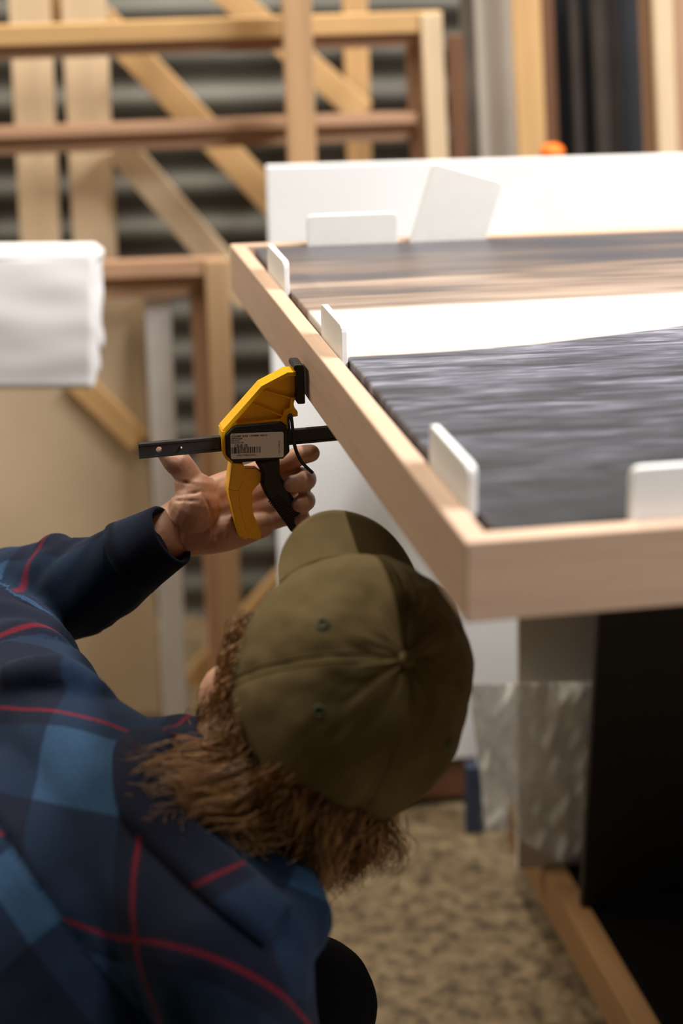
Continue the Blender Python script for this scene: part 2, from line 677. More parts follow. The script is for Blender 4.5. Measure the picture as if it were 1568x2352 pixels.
def print_mat():
    t = NT('printed_seascape')
    tc = t.n('ShaderNodeTexCoord')
    sp = t.n('ShaderNodeSeparateXYZ')
    t.l(tc.outputs['UV'], sp.inputs[0])
    x, y = sp.outputs[0], sp.outputs[1]

    def math_(op, a, b=None):
        q = t.n('ShaderNodeMath', operation=op)
        for i, s in enumerate((a, b)):
            if s is None:
                continue
            if isinstance(s, (int, float)):
                q.inputs[i].default_value = s
            else:
                t.l(s, q.inputs[i])
        return q.outputs[0]

    def streak(sx, sy, detail=5, dist=0.6):
        mp = t.n('ShaderNodeMapping')
        mp.inputs['Scale'].default_value = (sx, sy, 1)
        t.l(tc.outputs['UV'], mp.inputs[0])
        nz = t.n('ShaderNodeTexNoise', i_Scale=1.0, i_Detail=float(detail), i_Distortion=dist)
        t.l(mp.outputs[0], nz.inputs['Vector'])
        return nz.outputs[0]

    # clouds: horizontal bands, darker and bluer towards the top of the picture
    c1 = streak(2.0, 20.0)
    c2 = streak(5.0, 55.0)
    mixc = math_('ADD', math_('MULTIPLY', c1, 0.7), math_('MULTIPLY', c2, 0.3))
    lift = math_('MULTIPLY', math_('SUBTRACT', y, 0.80), 0.75)
    cf = math_('SUBTRACT', mixc, lift)
    cloud = t.ramp(cf, [(0.32, (0.075, 0.075, 0.09)), (0.43, (0.105, 0.095, 0.10)), (0.50, (0.165, 0.13, 0.115)), (0.57, (0.25, 0.19, 0.155)), (0.70, (0.40, 0.31, 0.25))])
    # bright sky strip
    sky = t.ramp(y, [(0.46, (0.66, 0.54, 0.42)), (0.52, (0.60, 0.57, 0.51)), (0.59, (0.52, 0.545, 0.54)), (0.65, (0.56, 0.545, 0.51))])
    # sea and dark shore
    s1 = streak(6.0, 42.0, 6, 1.2)
    s2 = streak(24.0, 160.0, 3, 0.4)
    sm = math_('ADD', math_('MULTIPLY', s1, 0.65), math_('MULTIPLY', s2, 0.35))
    glint = math_('ADD', sm, math_('MULTIPLY', math_('SUBTRACT', y, 0.3), 0.5))
    sea = t.ramp(glint, [(0.36, (0.028, 0.029, 0.034)), (0.48, (0.060, 0.062, 0.078)), (0.58, (0.115, 0.12, 0.155)), (0.70, (0.28, 0.28, 0.34))])
    # boundaries
    wob = math_('MULTIPLY', math_('SUBTRACT', streak(3.0, 0.01, 4, 0.0), 0.5), 0.02)
    shore = math_('ADD', math_('ADD', 0.464, math_('MULTIPLY', math_('POWER', x, 2.0), 0.5)), wob)
    isky = math_('SMOOTHSTEP' if False else 'GREATER_THAN', y, shore)
    d1 = t.n('ShaderNodeMapRange', interpolation_type='SMOOTHSTEP')
    t.l(math_('SUBTRACT', y, shore), d1.inputs[0])
    d1.inputs[1].default_value, d1.inputs[2].default_value = -0.004, 0.004
    top = math_('ADD', math_('ADD', 0.650, math_('MULTIPLY', x, 0.03)), wob)
    d2 = t.n('ShaderNodeMapRange', interpolation_type='SMOOTHSTEP')
    t.l(math_('SUBTRACT', y, top), d2.inputs[0])
    d2.inputs[1].default_value, d2.inputs[2].default_value = -0.006, 0.012
    m1 = t.n('ShaderNodeMix', data_type='RGBA')
    t.l(d2.outputs[0], m1.inputs['Factor'])
    t.l(sky.outputs[0], m1.inputs[6])
    t.l(cloud.outputs[0], m1.inputs[7])
    m2 = t.n('ShaderNodeMix', data_type='RGBA')
    t.l(d1.outputs[0], m2.inputs['Factor'])
    t.l(sea.outputs[0], m2.inputs[6])
    t.l(m1.outputs[2], m2.inputs[7])
    t.l(m2.outputs[2], t.b.inputs['Base Color'])
    t.b.inputs['Roughness'].default_value = 0.42
    t.b.inputs['Specular IOR Level'].default_value = 0.5
    wv = t.n('ShaderNodeTexNoise', i_Scale=900.0, i_Detail=1.0)
    t.l(tc.outputs['Object'], wv.inputs['Vector'])
    t.bump(wv.outputs[0], 0.15, 0.0003)
    return t.m


zc = ZT - 0.0012
quad = [V((p.x, p.y, zc)) for p in (cn0, cn1, cf1, cf0)]
m = frame_m((quad[0] + quad[2]) / 2, VD, V((0, 0, 1)))
mi = m.inverted()
vv = [mi @ p for p in quad] + [mi @ (p - V((0, 0, 0.036))) for p in quad]
me = newmesh('canvas', vv, [(0, 1, 2, 3), (7, 6, 5, 4)] + [(i, i + 4, (i + 1) % 4 + 4, (i + 1) % 4) for i in range(4)], print_mat())
uvl = me.uv_layers.new(name='UVMap')
uvc = [(0, 0), (1, 0), (1, 1), (0, 1)] * 2
for lp in me.loops:
    uvl.data[lp.index].uv = uvc[lp.vertex_index]
canvas = link('canvas_print', me, None, m)
tag(canvas, 'stretched canvas print of a dark sea under a cloudy sunset sky, inside the oak frame', 'print')
bevel(canvas, 0.002)

# foam spacers in the gap
def spacer(name, base, along, length, height, lean, mat, label, sink=0.024, th=0.0055, rot=0.0):
    up = V((0, 0, 1))
    inn = up.cross(along).normalized()
    m = frame_m(base + up * (height / 2 - sink), along, up) @ Matrix.Rotation(lean, 4, 'X') @ Matrix.Rotation(rot, 4, 'Y')
    pts = [V((-length / 2, 0, -height / 2)), V((length / 2, 0, -height / 2)), V((length / 2, 0, height / 2)), V((-length / 2, 0, height / 2))]
    pts = rounded_poly(pts, 0.006, 3)
    n = len(pts)
    vs = [p + V((0, -th / 2, 0)) for p in pts] + [p + V((0, th / 2, 0)) for p in pts]
    fs = [tuple(range(n)), tuple(range(2 * n - 1, n - 1, -1))] + [(i, i + n, (i + 1) % n + n, (i + 1) % n) for i in range(n)]
    o = link(name, newmesh(name, vs, fs, mat), None, m)
    bevel(o, 0.0008)
    return tag(o, label, 'spacer', 'foam spacers wedged around the canvas')


zb = V((0, 0, -0.001))
gi = RW + GAP / 2
nL = VD
for s0, s1, lab in ((0.055, 0.150, 'white foam spacer on the near end of the left rail, the largest in view'),
                    (0.435, 0.520, 'white foam spacer on the left rail just above the yellow clamp'),
                    (0.705, 0.800, 'white foam spacer at the far end of the left rail by the back corner')):
    spacer('foam_spacer', n0 + UD * ((s0 + s1) / 2) + nrmL * gi + zb, UD, s1 - s0, 0.056, 0.0, FOAM, lab, 0.028)
cx = hitz(1545, 1190, ZT) - n0
spacer('foam_spacer', n0 + VD * (cx.dot(VD) + 0.012) + UD * gi + zb, VD, 0.074, 0.058, 0.0, FOAM, 'white rounded foam spacer standing against the front rail at the right edge', 0.025)
bk = lambda px: (hitz(px, 545, ZT) - f0).dot(VB)
spacer('foam_spacer', f0 + VB * bk(798) - UD * gi + zb, VB, 0.098, 0.060, 0.0, CARD_OFF, 'low off-white foam spacer upright in the back rail', 0.028)
spacer('foam_spacer', f0 + VB * bk(1035) - UD * gi + zb, VB, 0.080, 0.106, 0.0, CARD_OFF, 'tall tilted white card standing in the back rail before the white panel', 0.032, rot=math.radians(17))

# ------------------------------------------------------------------ work table with platform
ZP = 0.12
sA, sB = hitz(1484, 2352, ZP), hitz(1290, 2022, ZP)
SD = (sB - sA).normalized()
SR = V((SD.y, -SD.x, 0))
s_near, s_far = sA - SD * 0.62, sB + SD * 0.20
table = thing('work_table', (s_near + s_far) / 2 + SR * 0.4 - V((0, 0, ZP)), 'low dark work table with an ochre timber edge beneath the oak frame', 'table')
Lp = (s_far - s_near).length
mid = (s_near + s_far) / 2
box_local('edge_strip', Lp, 0.030, 0.055, frame_m(mid - V((0, 0, 0.0275)), SD, V((0, 0, 1))), STRIP, table)
box_local('platform', Lp, 0.80, 0.050, frame_m(mid + SR * 0.4155 - V((0, 0, 0.029)), SD, V((0, 0, 1))), BASEB, table)
ztop = ZT - FH
tA = n0 + UD * 0.10 + nrmL * 0.34
box_local('table_top', 0.80, 0.62, 0.022, frame_m(tA + UD * 0.40 + nrmL * 0.31 - V((0, 0, FH + 0.0112)), UD, V((0, 0, 1))), PINE_PALE, table)
for a, b in ((0.06, 0.76), (Lp - 0.05, 0.76), (Lp - 0.05, 0.10), (0.05, 0.10)):
    p = s_near + SD * a + SR * b
    box_local('leg', 0.045, 0.045, ztop - 0.022 - ZP + 0.003, frame_m(V((p.x, p.y, (ztop - 0.022 + ZP - 0.003) / 2)), SD, V((0, 0, 1))), BLACKB, table)
for a in (0.10, Lp - 0.10):
    for b in (0.08, 0.72):
        p = s_near + SD * a + SR * b
        vs, fs = tube_geo([V((p.x, p.y, 0.033)) - SR * 0.012, V((p.x, p.y, 0.033)) + SR * 0.012], [0.032, 0.032], None, 16, 1)
        link('caster', newmesh('caster', vs, fs, BLK, True), table)
        box_local('caster_fork', 0.03, 0.034, 0.02, frame_m(V((p.x, p.y, 0.062)), SD, V((0, 0, 1))), STEEL, table)

# boards standing on the platform
bbl = hitz(1335, 2086, ZP)
vn = V((VD.y, -VD.x, 0))                              # towards the viewer


def on_board(px, py, back):
    return hitp(px, py, bbl - vn * back, vn)


def board(name, pix, back, th, mat, label, cat='board'):
    w4 = [on_board(x, y, back) for x, y in pix]
    w4[0].z, w4[3].z = 0.1212, 0.1212
    for lo, hi in ((0, 1), (3, 2)):
        k = (0.862 - w4[lo].z) / (w4[hi].z - w4[lo].z)
        w4[hi] = w4[lo].lerp(w4[hi], k)
    o = prism(name, w4, vn, th, mat, None, 0.001)
    return tag(o, label, cat)


board('black_board', [(1335, 2084), (1399, 1000), (2050, 960), (1960, 2036)], 0.0, 0.012, BLACKB, 'large matt black board standing upright on the table platform')
board('grey_board', [(1190, 1940), (1190, 1120), (1420, 1110), (1420, 1925)], 0.10, 0.010, GREYB, 'grey board behind the clear plastic, beside the black board')
wb0 = hitz(1150, 1906, 0.0)
wq = [hitp(x, y, wb0, vn) for x, y in ((1116, 1910), (1060, 1440), (1194, 1432), (1194, 1903))]
wq[0].z, wq[3].z = 0.001, 0.001
for lo, hi in ((0, 1), (3, 2)):
    wq[hi] = wq[lo].lerp(wq[hi], 0.84 / (wq[hi].z - wq[lo].z))
o = prism('white_board', wq, vn, 0.010, WHITE, None, 0.001)
tag(o, 'narrow white board standing on the floor left of the grey board under the frame', 'board')

# polythene draped over both
vs, fs = [], []
NXg, NYg = 44, 60
for j in range(NYg + 1):
    t = j / NYg
    for i in range(NXg + 1):
        s = i / NXg
        xl = 1076 + 42 * t
        xr = 1385 - 40 * t
        px = xl + (xr - xl) * s
        pyt = 1572 - 6 * s
        pyb = 1912 + 112 * max(0, (s - 0.25) / 0.75) - 70 * max(0, (s - 0.72) / 0.28)
        py = pyt + (pyb - pyt) * t
        wr = 0.016 * noise.noise(V((s * 4.2 + t * 2.2, t * 5 - s * 4.5, 1.3))) + 0.008 * noise.noise(V((s * 11, t * 9 + s * 9, 4.0)))
        vs.append(on_board(px, py, 0.060 + wr))
for j in range(NYg):
    for i in range(NXg):
        a = j * (NXg + 1) + i
        fs.append((a, a + 1, a + NXg + 2, a + NXg + 1))
pl = link('plastic_sheet', newmesh('plastic_sheet', vs, fs, PLASTIC, True))
tag(pl, 'crumpled clear plastic sheet hanging beside the black board', 'plastic')
sol = pl.modifiers.new('solid', 'SOLIDIFY')
sol.thickness = 0.0006

# ------------------------------------------------------------------ white panel behind the table
PY = 2.33
pA = bp(611, 383, PY)
zbot = bp(1040, 1742, PY).z
plen = 1.55
mz = (pA.z + zbot) / 2
panel = box_local('white_sheet', plen, pA.z - zbot, 0.018, frame_m(V((pA.x, pA.y, mz)) + BX * plen / 2 - BN * 0.009, BX, BN), WHITE, None, 0.001)
tag(panel, 'long white panel standing behind the work table and the canvas', 'panel')
o = box_local('timber_plinth', 1.40, zbot - 0.012, 0.05, frame_m(V((pA.x, pA.y, (zbot + 0.012) / 2)) + BX * (0.10 + 0.7) - BN * 0.03, BX, BN), WALNUT, None, 0.002)
tag(o, 'red-brown timber plinth on the floor under the white panel', 'plinth')
fb = hitz(1086, 1908, 0.0)
o = box_local('blue_foot', 0.024, 0.02, zbot + 0.03, frame_m(fb + V((0, 0.0, (zbot + 0.03) / 2)), BX, V((0, 0, 1))), BLUE, None, 0.002)
tag(o, 'small dark blue steel foot in front of the brown plinth', 'foot')

# ------------------------------------------------------------------ timber rack on the left
rk = thing('rack_frame', bp(500, 300, 2.64) * 1.0 - V((0, 0, bp(500, 300, 2.64).z)), 'large pale timber frame with reddish middle rail at the back', 'frame')
plank('top_rail', (-260, 92), (1016, 50), 2.64, 46, 0.035, PINE, rk)
plank('rebate', (-260, 128), (975, 88), 2.66, 34, 0.03, CEDAR, rk)
plank('stile', (989, 30), (1058, 1400), 2.635, 46, 0.04, PINE_PALE, rk, True)
plank('stile_inner', (952, 90), (1010, 1400), 2.668, 34, 0.03, CEDAR, rk, True)
plank('middle_rail', (-260, 318), (960, 272), 2.65, 24, 0.04, CEDAR, rk)
plank('middle_rail_lower', (-260, 346), (960, 302), 2.67, 40, 0.03, CEDAR, rk)

o = plank('timber_post', (676, -160), (697, 420), 2.55, 62, 0.05, wood('warm_post', (0.55, 0.34, 0.18), 0.82), None, True)
tag(o, 'single upright timber post in front of the rack, left of the white panel', 'post')
for (a, b, Y, wd, mt, lab) in (
    ((64, -60), (126, 1300), 2.80, 88, PINE_PALE, 'left of two pale upright boards on the rack'),
    ((188, -60), (252, 1300), 2.80, 96, PINE_PALE, 'right of two pale upright boards on the rack'),
    ((812, -120), (850, 1200), 2.93, 54, PINE, 'slim upright stud at the back of the rack, right of the post')):
    o = plank('upright_board', a, b, Y, wd, 0.022, mt, None, True)
    tag(o, lab, 'board', 'upright boards of the rack')
for (a, b, Y, wd, mt, lab) in (
    ((225, 40), (860, 712), 2.84, 66, PINE, 'long diagonal brace between the top and middle rails of the rack'),
    ((270, 335), (575, 690), 2.74, 68, PINE_PALE, 'diagonal brace running down to the corner of the oak frame'),
    ((505, -28), (835, 262), 2.87, 62, PINE, 'diagonal brace crossing behind the upright post at the top'),
    ((75, 60), (200, -50), 2.84, 62, PINE, 'short diagonal brace at the top left corner'),
    ((660, 1335), (440, 1580), 2.80, 62, PINE, 'low diagonal brace behind the left timber frame near the cap')):
    o = plank('diagonal_brace', a, b, Y, wd, 0.03, mt, None)
    tag(o, lab, 'brace', 'diagonal braces of the rack')

lf = thing('low_frame', V((bp(480, 600, 2.58).x, bp(480, 600, 2.58).y, 0)), 'lower timber frame with a square corner left of the clamp', 'frame')
plank('top_rail', (-260, 640), (512, 612), 2.58, 40, 0.022, CEDAR, lf)
plank('rebate', (-260, 680), (470, 655), 2.602, 50, 0.014, CEDAR, lf)
plank('stile', (497, 598), (535, 1560), 2.575, 52, 0.026, wood('tan_stile', (0.52, 0.34, 0.19), 0.85), lf, True)
plank('stile_inner', (455, 660), (500, 1560), 2.602, 40, 0.014, CEDAR, lf, True)

o = plank('white_post', (360, 672), (404, 1640), 2.622, 58, 0.024, WHITE_POST, None, True)
tag(o, 'white painted upright post between the tan board and the low frame', 'post')
kf = [bp(x, y, 2.652) for x, y in ((-320, 690), (332, 668), (368, 1640), (-320, 1640))]
o = prism('tan_board', [V((p.x, p.y, max(p.z, 0.001))) for p in kf], BN, 0.012, KRAFT, None, 0.001)
tag(o, 'large tan fibreboard sheet leaning at the left below the white paper', 'board')
o = plank('timber_offcut', (172, 872), (322, 1017), 2.637, 58, 0.012, PINE, None)
tag(o, 'short diagonal timber offcut against the tan board under the white paper', 'offcut')

# white paper draped over a rail
pb = thing('paper_bundle', bp(100, 740, 2.25), 'bundle of white paper sheets hanging over a rail at the left', 'paper')
hang = [(218, 893), (222, 872), (228, 858), (236, 800), (214, 884)]
for k in range(5):
    vs, fs = [], []
    xr, yb = hang[k]
    off = 0.010 * k
    rows = 22
    cols = 30
    for j in range(rows + 1):
        t = j / rows
        for i in range(cols + 1):
            s = i / cols
            px = -330 + (xr + 330) * s
            if s > 0.9:
                px += (s - 0.9) * 60 * noise.noise(V((t * 6, k * 3.1, 0.2)))
            top = 594 - 5 * s
            py = top + (yb - 3 * s - top) * t
            wv = 0.003 * noise.noise(V((s * 3, t * 5, k * 1.7))) + 0.008 * math.sin(t * PI)
            vs.append(hitp(px, py, V((0, 2.25, 0)) - BN * (off - wv), BN))
    for j in range(rows):
        for i in range(cols):
            a = j * (cols + 1) + i
            fs.append((a, a + 1, a + cols + 2, a + cols + 1))
    o = link('paper_sheet', newmesh('paper_sheet', vs, fs, PAPER, True), pb)
    sm = o.modifiers.new('solid', 'SOLIDIFY')
    sm.thickness = 0.003
# top fold over the rail
tp = bp(-330, 596, 2.25)
tq = bp(214, 590, 2.25)
vs, fs = tube_geo([tp - BN * 0.026, tq - BN * 0.026], [(0.030, 0.013), (0.030, 0.013)], BN, 16, 1)
link('fold', newmesh('fold', vs, fs, PAPER, True), pb)
o = plank('paper_rail', (-360, 640), (190, 618), 2.30, 22, 0.02, PINE, None)
tag(o, 'timber rail holding the hanging white paper', 'rail')
o = plank('rail_post', (-345, 560), (-300, 1400), 2.32, 50, 0.04, PINE, None, True)
tag(o, 'timber post carrying the paper rail at the far left', 'post')

# ------------------------------------------------------------------ boards stored at the right back
stock = [
    (1049, 80, 34, 2.75, WALNUT, 'short reddish-brown board beside the corner of the rack frame', 0.028),
    (1087, -150, 44, 2.86, GREYW, 'grey plastic-wrapped board left of the cream board', 0.028),
    (1143, -150, 84, 2.80, WRAPW, 'wide cream wrapped board between grey and yellow boards', 0.028),
    (1216, -150, 62, 2.74, PINE, 'yellow pine upright left of the dark mouldings', 0.032),
    (1262, -150, 28, 2.80, WALNUT, 'dark brown board edge beside the yellow pine upright', 0.03),
    (1296, -150, 40, 2.86, DARKN, 'black moulding length, first in the dark row from the left', 0.03),
    (1327, -150, 24, 2.80, DARKB, 'brown-black moulding length, second in the dark row', 0.03),
    (1356, -150, 36, 2.86, DARKN, 'black moulding length, third in the dark row', 0.03),
    (1384, -150, 34, 2.772, DARKB, 'slim brown-black moulding length, fourth in the dark row', 0.03),
    (1411, -150, 28, 2.80, DARKB, 'brown-black moulding length, fifth in the dark row', 0.03),
    (1452, -150, 58, 2.86, DARKN, 'wide black moulding length, last in the dark row', 0.03),
    (1494, -150, 30, 2.72, CEDAR, 'brown timber length at the right of the dark mouldings', 0.03),
    (1529, -150, 42, 2.69, PINE_PALE, 'pale pinkish timber length near the right edge at the top', 0.03),
    (1571, -150, 40, 2.72, CEDAR, 'brown timber length at the extreme right edge', 0.03)]
for x, y, wpx, Y, mt, lab, ln in stock:
    o = plank('stored_board', (x + (y - 180) * 0.04, y), (x + 0.04 * 220, 400), Y, wpx, 0.018, mt, None, True)
    tag(o, lab, 'board', 'boards and mouldings stored upright at the back')
pk = thing('orange_knob', bp(1268, 350, 2.50), 'small bright orange knob peeking over the white panel', 'knob')
kb = Blob()
kc = bp(1268, 349, 2.50)
kb.ball(kc, (0.018, 0.018, 0.013))
kb.limb([(kc - V((0, 0, 0.012)), 0.012), (kc - V((0, 0, 0.04)), 0.008)])
km = kb.fuse(0.003, 4)
km.materials.append(ORANGE)
link('cap', km, pk)
vs, fs = tube_geo([kc - V((0, 0, 0.035)), V((kc.x, kc.y, 0.01))], [0.006, 0.006], None, 10, 1)
link('rod', newmesh('rod', vs, fs, STEEL, True), pk)

# ------------------------------------------------------------------ trigger clamp
sQ = 0.509
Q = n0 + UD * sQ - V((0, 0, 0.03))
CN = -UD                                             # towards the viewer


def cp(px, py, off=0.0):
    return hitp(px, py, Q + CN * off, CN)


def zz(pts):                                         # pixels of an enlarged view -> photograph pixels
    return [(500 + a * 0.18277, 820 + b * 0.18282) for a, b in pts]


def cprism(name, pts, off, th, mat, parent, bev=0.0006, rnd=0.0):
    w_ = [cp(x, y, off) for x, y in pts]
    if rnd:
        w_ = rounded_poly(w_, rnd)
    return prism(name, w_, CN, th, mat, parent, bev)


def cstrip(name, pts, wpx, off, th, mat, parent, bev=0.0004):
    """ridge of constant width along a polyline on the clamp plane."""
    P_ = [cp(x, y, off) for x, y in pts]
    hw = wpx * 1.48 / FPX / 2
    L_, R_ = [], []
    for i, p in enumerate(P_):
        a = P_[max(i - 1, 0)]
        b = P_[min(i + 1, len(P_) - 1)]
        t = (b - a).normalized()
        s = t.cross(CN).normalized()
        L_.append(p + s * hw)
        R_.append(p - s * hw)
    return prism(name, L_ + R_[::-1], CN, th, mat, parent, bev)


clamp = thing('trigger_clamp', cp(590, 1020), 'yellow and black trigger bar clamp held against the oak frame', 'clamp')
jaw_out = zz([(55, 905), (550, 350), (870, 185), (985, 182), (1003, 400), (1000, 515), (965, 548), (955, 590), (965, 640), (1005, 690), (1007, 745), (940, 757), (928, 712), (880, 715),
              (888, 890), (898, 1200), (820, 1285), (200, 1335), (100, 1265), (75, 1215), (50, 960)])
jaw = cprism('yellow_body', jaw_out, 0.0035, 0.007, YEL, clamp)
cstrip('rim', zz([(78, 935), (565, 385), (885, 218), (990, 215)]), 10, 0.010, 0.020, YEL, jaw)
cstrip('rim', zz([(72, 935), (78, 1205), (110, 1262), (190, 1325)]), 8, 0.0105, 0.021, YEL, jaw)
cstrip('rim', zz([(995, 522), (930, 528), (915, 650), (845, 685), (828, 755), (785, 800), (205, 858), (90, 965)]), 5.5, 0.009, 0.018, YEL, jaw)
cstrip('rib', zz([(590, 428), (930, 522)]), 3.6, 0.0075, 0.015, YEL, jaw)
cstrip('rib', zz([(440, 592), (825, 748)]), 3.6, 0.0075, 0.015, YEL, jaw)
cprism('hook', zz([(925, 525), (1000, 515), (965, 548), (955, 590), (965, 640), (1005, 690), (1007, 745), (940, 757), (928, 712), (880, 715), (888, 890), (790, 810), (840, 690), (915, 655)]), 0.0085, 0.017, YEL, jaw)
cover = cprism('cover', zz([(95, 985), (205, 878), (785, 825), (890, 905), (906, 1200), (822, 1278), (210, 1340), (105, 1240)]), 0.0125, 0.025, BLK, clamp, 0.0015)
cprism('pad', zz([(957, 118), (975, 99), (1062, 97), (1087, 125), (1100, 578), (1090, 592), (1008, 595), (985, 560), (992, 430), (985, 180), (957, 172)]), 0.013, 0.026, BLK, clamp, 0.0012)
cprism('handle', zz([(468, 1320), (780, 1262), (790, 1480), (930, 1740), (1165, 2118), (1150, 2150), (1070, 2225), (960, 2228), (920, 2200), (600, 1740), (550, 1610), (560, 1460)]), 0.010, 0.020, BLK, clamp, 0.003)
for k in range(16):                                   # grip ribs
    t = k / 15
    ax, ay = 700 + 310 * t, 1790 + 330 * t
    cstrip('grip_rib', zz([(ax - 62, ay + 38), (ax + 82, ay - 52)]), 1.7, 0.0108, 0.002, BLK, clamp, 0.0)
trg = cprism('trigger', zz([(185, 1330), (318, 1340), (370, 1465), (300, 1640), (262, 1760), (272, 1860), (372, 2285), (350, 2300), (262, 2252), (215, 2080), (140, 1730), (133, 1660), (160, 1480)]), 0.011, 0.022, YEL, clamp, 0.0022)
cprism('trigger_web', zz([(310, 1395), (480, 1398), (560, 1462), (545, 1560), (440, 1690), (430, 1760), (440, 1960), (475, 2040), (545, 2215), (535, 2300), (365, 2278), (255, 1800)]), 0.004, 0.008, YEL, trg, 0.0008)
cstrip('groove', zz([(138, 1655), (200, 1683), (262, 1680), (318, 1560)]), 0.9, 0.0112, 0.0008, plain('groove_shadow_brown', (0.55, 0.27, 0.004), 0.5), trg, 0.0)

# bar: web with a punched hole, two flanges
bdir = (cp(1000, 958.5, 0.002) - cp(318, 1020.5, 0.002)).normalized()
BA = cp(318.5, 1036.8, 0.0025)
bup = CN.cross(bdir).normalized()
if bup.z < 0:
    bup = -bup
bh = (cp(320, 1020.5, 0.0025) - cp(320, 1052.8, 0.0025)).length
bm_ = frame_m(BA, bdir, CN)
blen = 0.285
hc = (cp(365, 1032.5, 0.0025) - BA).dot(bdir)
hr, hh = 0.0025, bh / 2
vs, fs = [], []
Nh = 24
yb_ = bm_.to_3x3().inverted() @ bup
sgn = 1 if yb_.y > 0 else -1
for zoff in (0.0, -0.004):
    for k in range(Nh):
        a = 2 * PI * k / Nh
        vs.append(V((hc + hr * math.cos(a), hr * math.sin(a), zoff)))
    for k in range(Nh):
        a = 2 * PI * k / Nh
        q = max(abs(math.cos(a)), abs(math.sin(a)))
        vs.append(V((hc + hh * math.cos(a) / q, hh * math.sin(a) / q, zoff)))
for k in range(Nh):
    k2 = (k + 1) % Nh
    fs.append((k, k2, Nh + k2, Nh + k))
    fs.append((2 * Nh + k2, 2 * Nh + k, 3 * Nh + k, 3 * Nh + k2))
    fs.append((k2, k, 2 * Nh + k, 2 * Nh + k2))
    if abs(abs(vs[Nh + k].y) - hh) < 1e-6 and abs(abs(vs[Nh + k2].y) - hh) < 1e-6 and vs[Nh + k].y * vs[Nh + k2].y > 0:
        fs.append((Nh + k, Nh + k2, 3 * Nh + k2, 3 * Nh + k))


def addbox(x0, x1, y0, y1, z0, z1):
    b = len(vs)
    for x in (x0, x1):
        for y in (y0, y1):
            for z in (z0, z1):
                vs.append(V((x, y, z)))
    for f in BOXF:
        fs.append(tuple(b + i for i in f))


addbox(0, hc - hh, -hh, hh, -0.004, 0)
addbox(hc + hh, blen, -hh, hh, -0.004, 0)
addbox(0, blen, hh - 0.0016, hh + 0.0002, -0.0048, 0.0010)
addbox(0, blen, -hh - 0.0002, -hh + 0.0016, -0.0048, 0.0010)
barm = newmesh('bar', vs, fs, STEEL)
bar = link('bar', barm, clamp, bm_)
rc = cp(415, 1029, 0.003)
vs, fs = tube_geo([rc - CN * 0.002, rc + CN * 0.0006], [0.0018, 0.0016], None, 12, 1)
link('rivet', newmesh('rivet', vs, fs, RIVET, True), bar)
je = BA + bdir * (blen - 0.008) - CN * 0.002
fj = box_local('fixed_jaw', 0.016, 0.018, 0.018, frame_m(je - bup * 0.006, bdir, CN), YEL, clamp, 0.002)

# label with its print
lab_px = zz([(158, 965), (825, 940), (829, 1258), (166, 1285)])
lw = rounded_poly([cp(x, y, 0.01285) for x, y in lab_px], 0.0016)
lb = prism('paper_label', lw, CN, 0.0004, LABEL, cover)
lb['label'] = 'white printed label with barcode'
lx = (cp(*lab_px[1], 0.0129) - cp(*lab_px[0], 0.0129)).normalized()
lm = frame_m(V(), lx, CN)


def text(body, px, py, h_px, w_px, mat, rot=0.0):
    cu = bpy.data.curves.new('t', 'FONT')
    cu.body = body
    cu.size = 1.0
    cu.extrude = 0.0
    cu.offset = 0.018
    o = bpy.data.objects.new('t', cu)
    C.objects.link(o)
    dg = bpy.context.evaluated_depsgraph_get()
    dg.update()
    me = bpy.data.meshes.new_from_object(o.evaluated_get(dg))
    bpy.data.objects.remove(o)
    xs = [v.co.x for v in me.vertices]
    ys = [v.co.y for v in me.vertices]
    k = 1.47 / FPX
    sx = w_px * k / (max(xs) - min(xs))
    sy = h_px * k / (max(ys) - min(ys))
    for v in me.vertices:
        v.co = V(((v.co.x - min(xs)) * sx, (v.co.y - min(ys)) * sy, 0))
    me.materials.append(mat)
    m = lm.copy()
    m.translation = cp(px, py, 0.01300)
    m = m @ Matrix.Rotation(rot, 4, 'Z')
    o = link('printed_text', me, cover, m)
    return o


tx = lambda a, b: zz([(a, b)])[0]
text('CLAMP BAR 150MM 45KG', *tx(172, 1010), 4.2, 83, INK)
text('SPREADER', *tx(172, 1038), 3.6, 26, INK)
text('DEWALT', *tx(172, 1064), 3.6, 20, INK)
text('DWHT83138', *tx(172, 1091), 3.6, 28, INK)
text('120510', *tx(214, 1136), 7.0, 29.5, INK)
text('0761748312391', *tx(238, 1250), 4.6, 44, INKG)
text('10/31 APR-02', *tx(780, 1210), 3.2, 31, INKG, PI / 2)
# barcode
rb = random.Random(3)
vs, fs = [], []
kx = 1.47 / FPX
o0 = cp(*tx(172, 1216), 0.01300)
x = 0.0
mrot = lm.to_3x3()
while x < 68:
    wbar = rb.choice((0.8, 0.8, 1.2, 1.7, 2.4))
    b = len(vs)
    for (dx, dy) in ((x, 0), (x + wbar, 0), (x + wbar, 15), (x, 15)):
        vs.append(V((dx * kx, dy * kx, 0)))
    fs.append((b, b + 1, b + 2, b + 3))
    x += wbar + rb.choice((0.8, 1.0, 1.5, 2.2))
bmx = lm.copy()
bmx.translation = o0
link('barcode', newmesh('barcode', vs, fs, INK), cover, bmx)

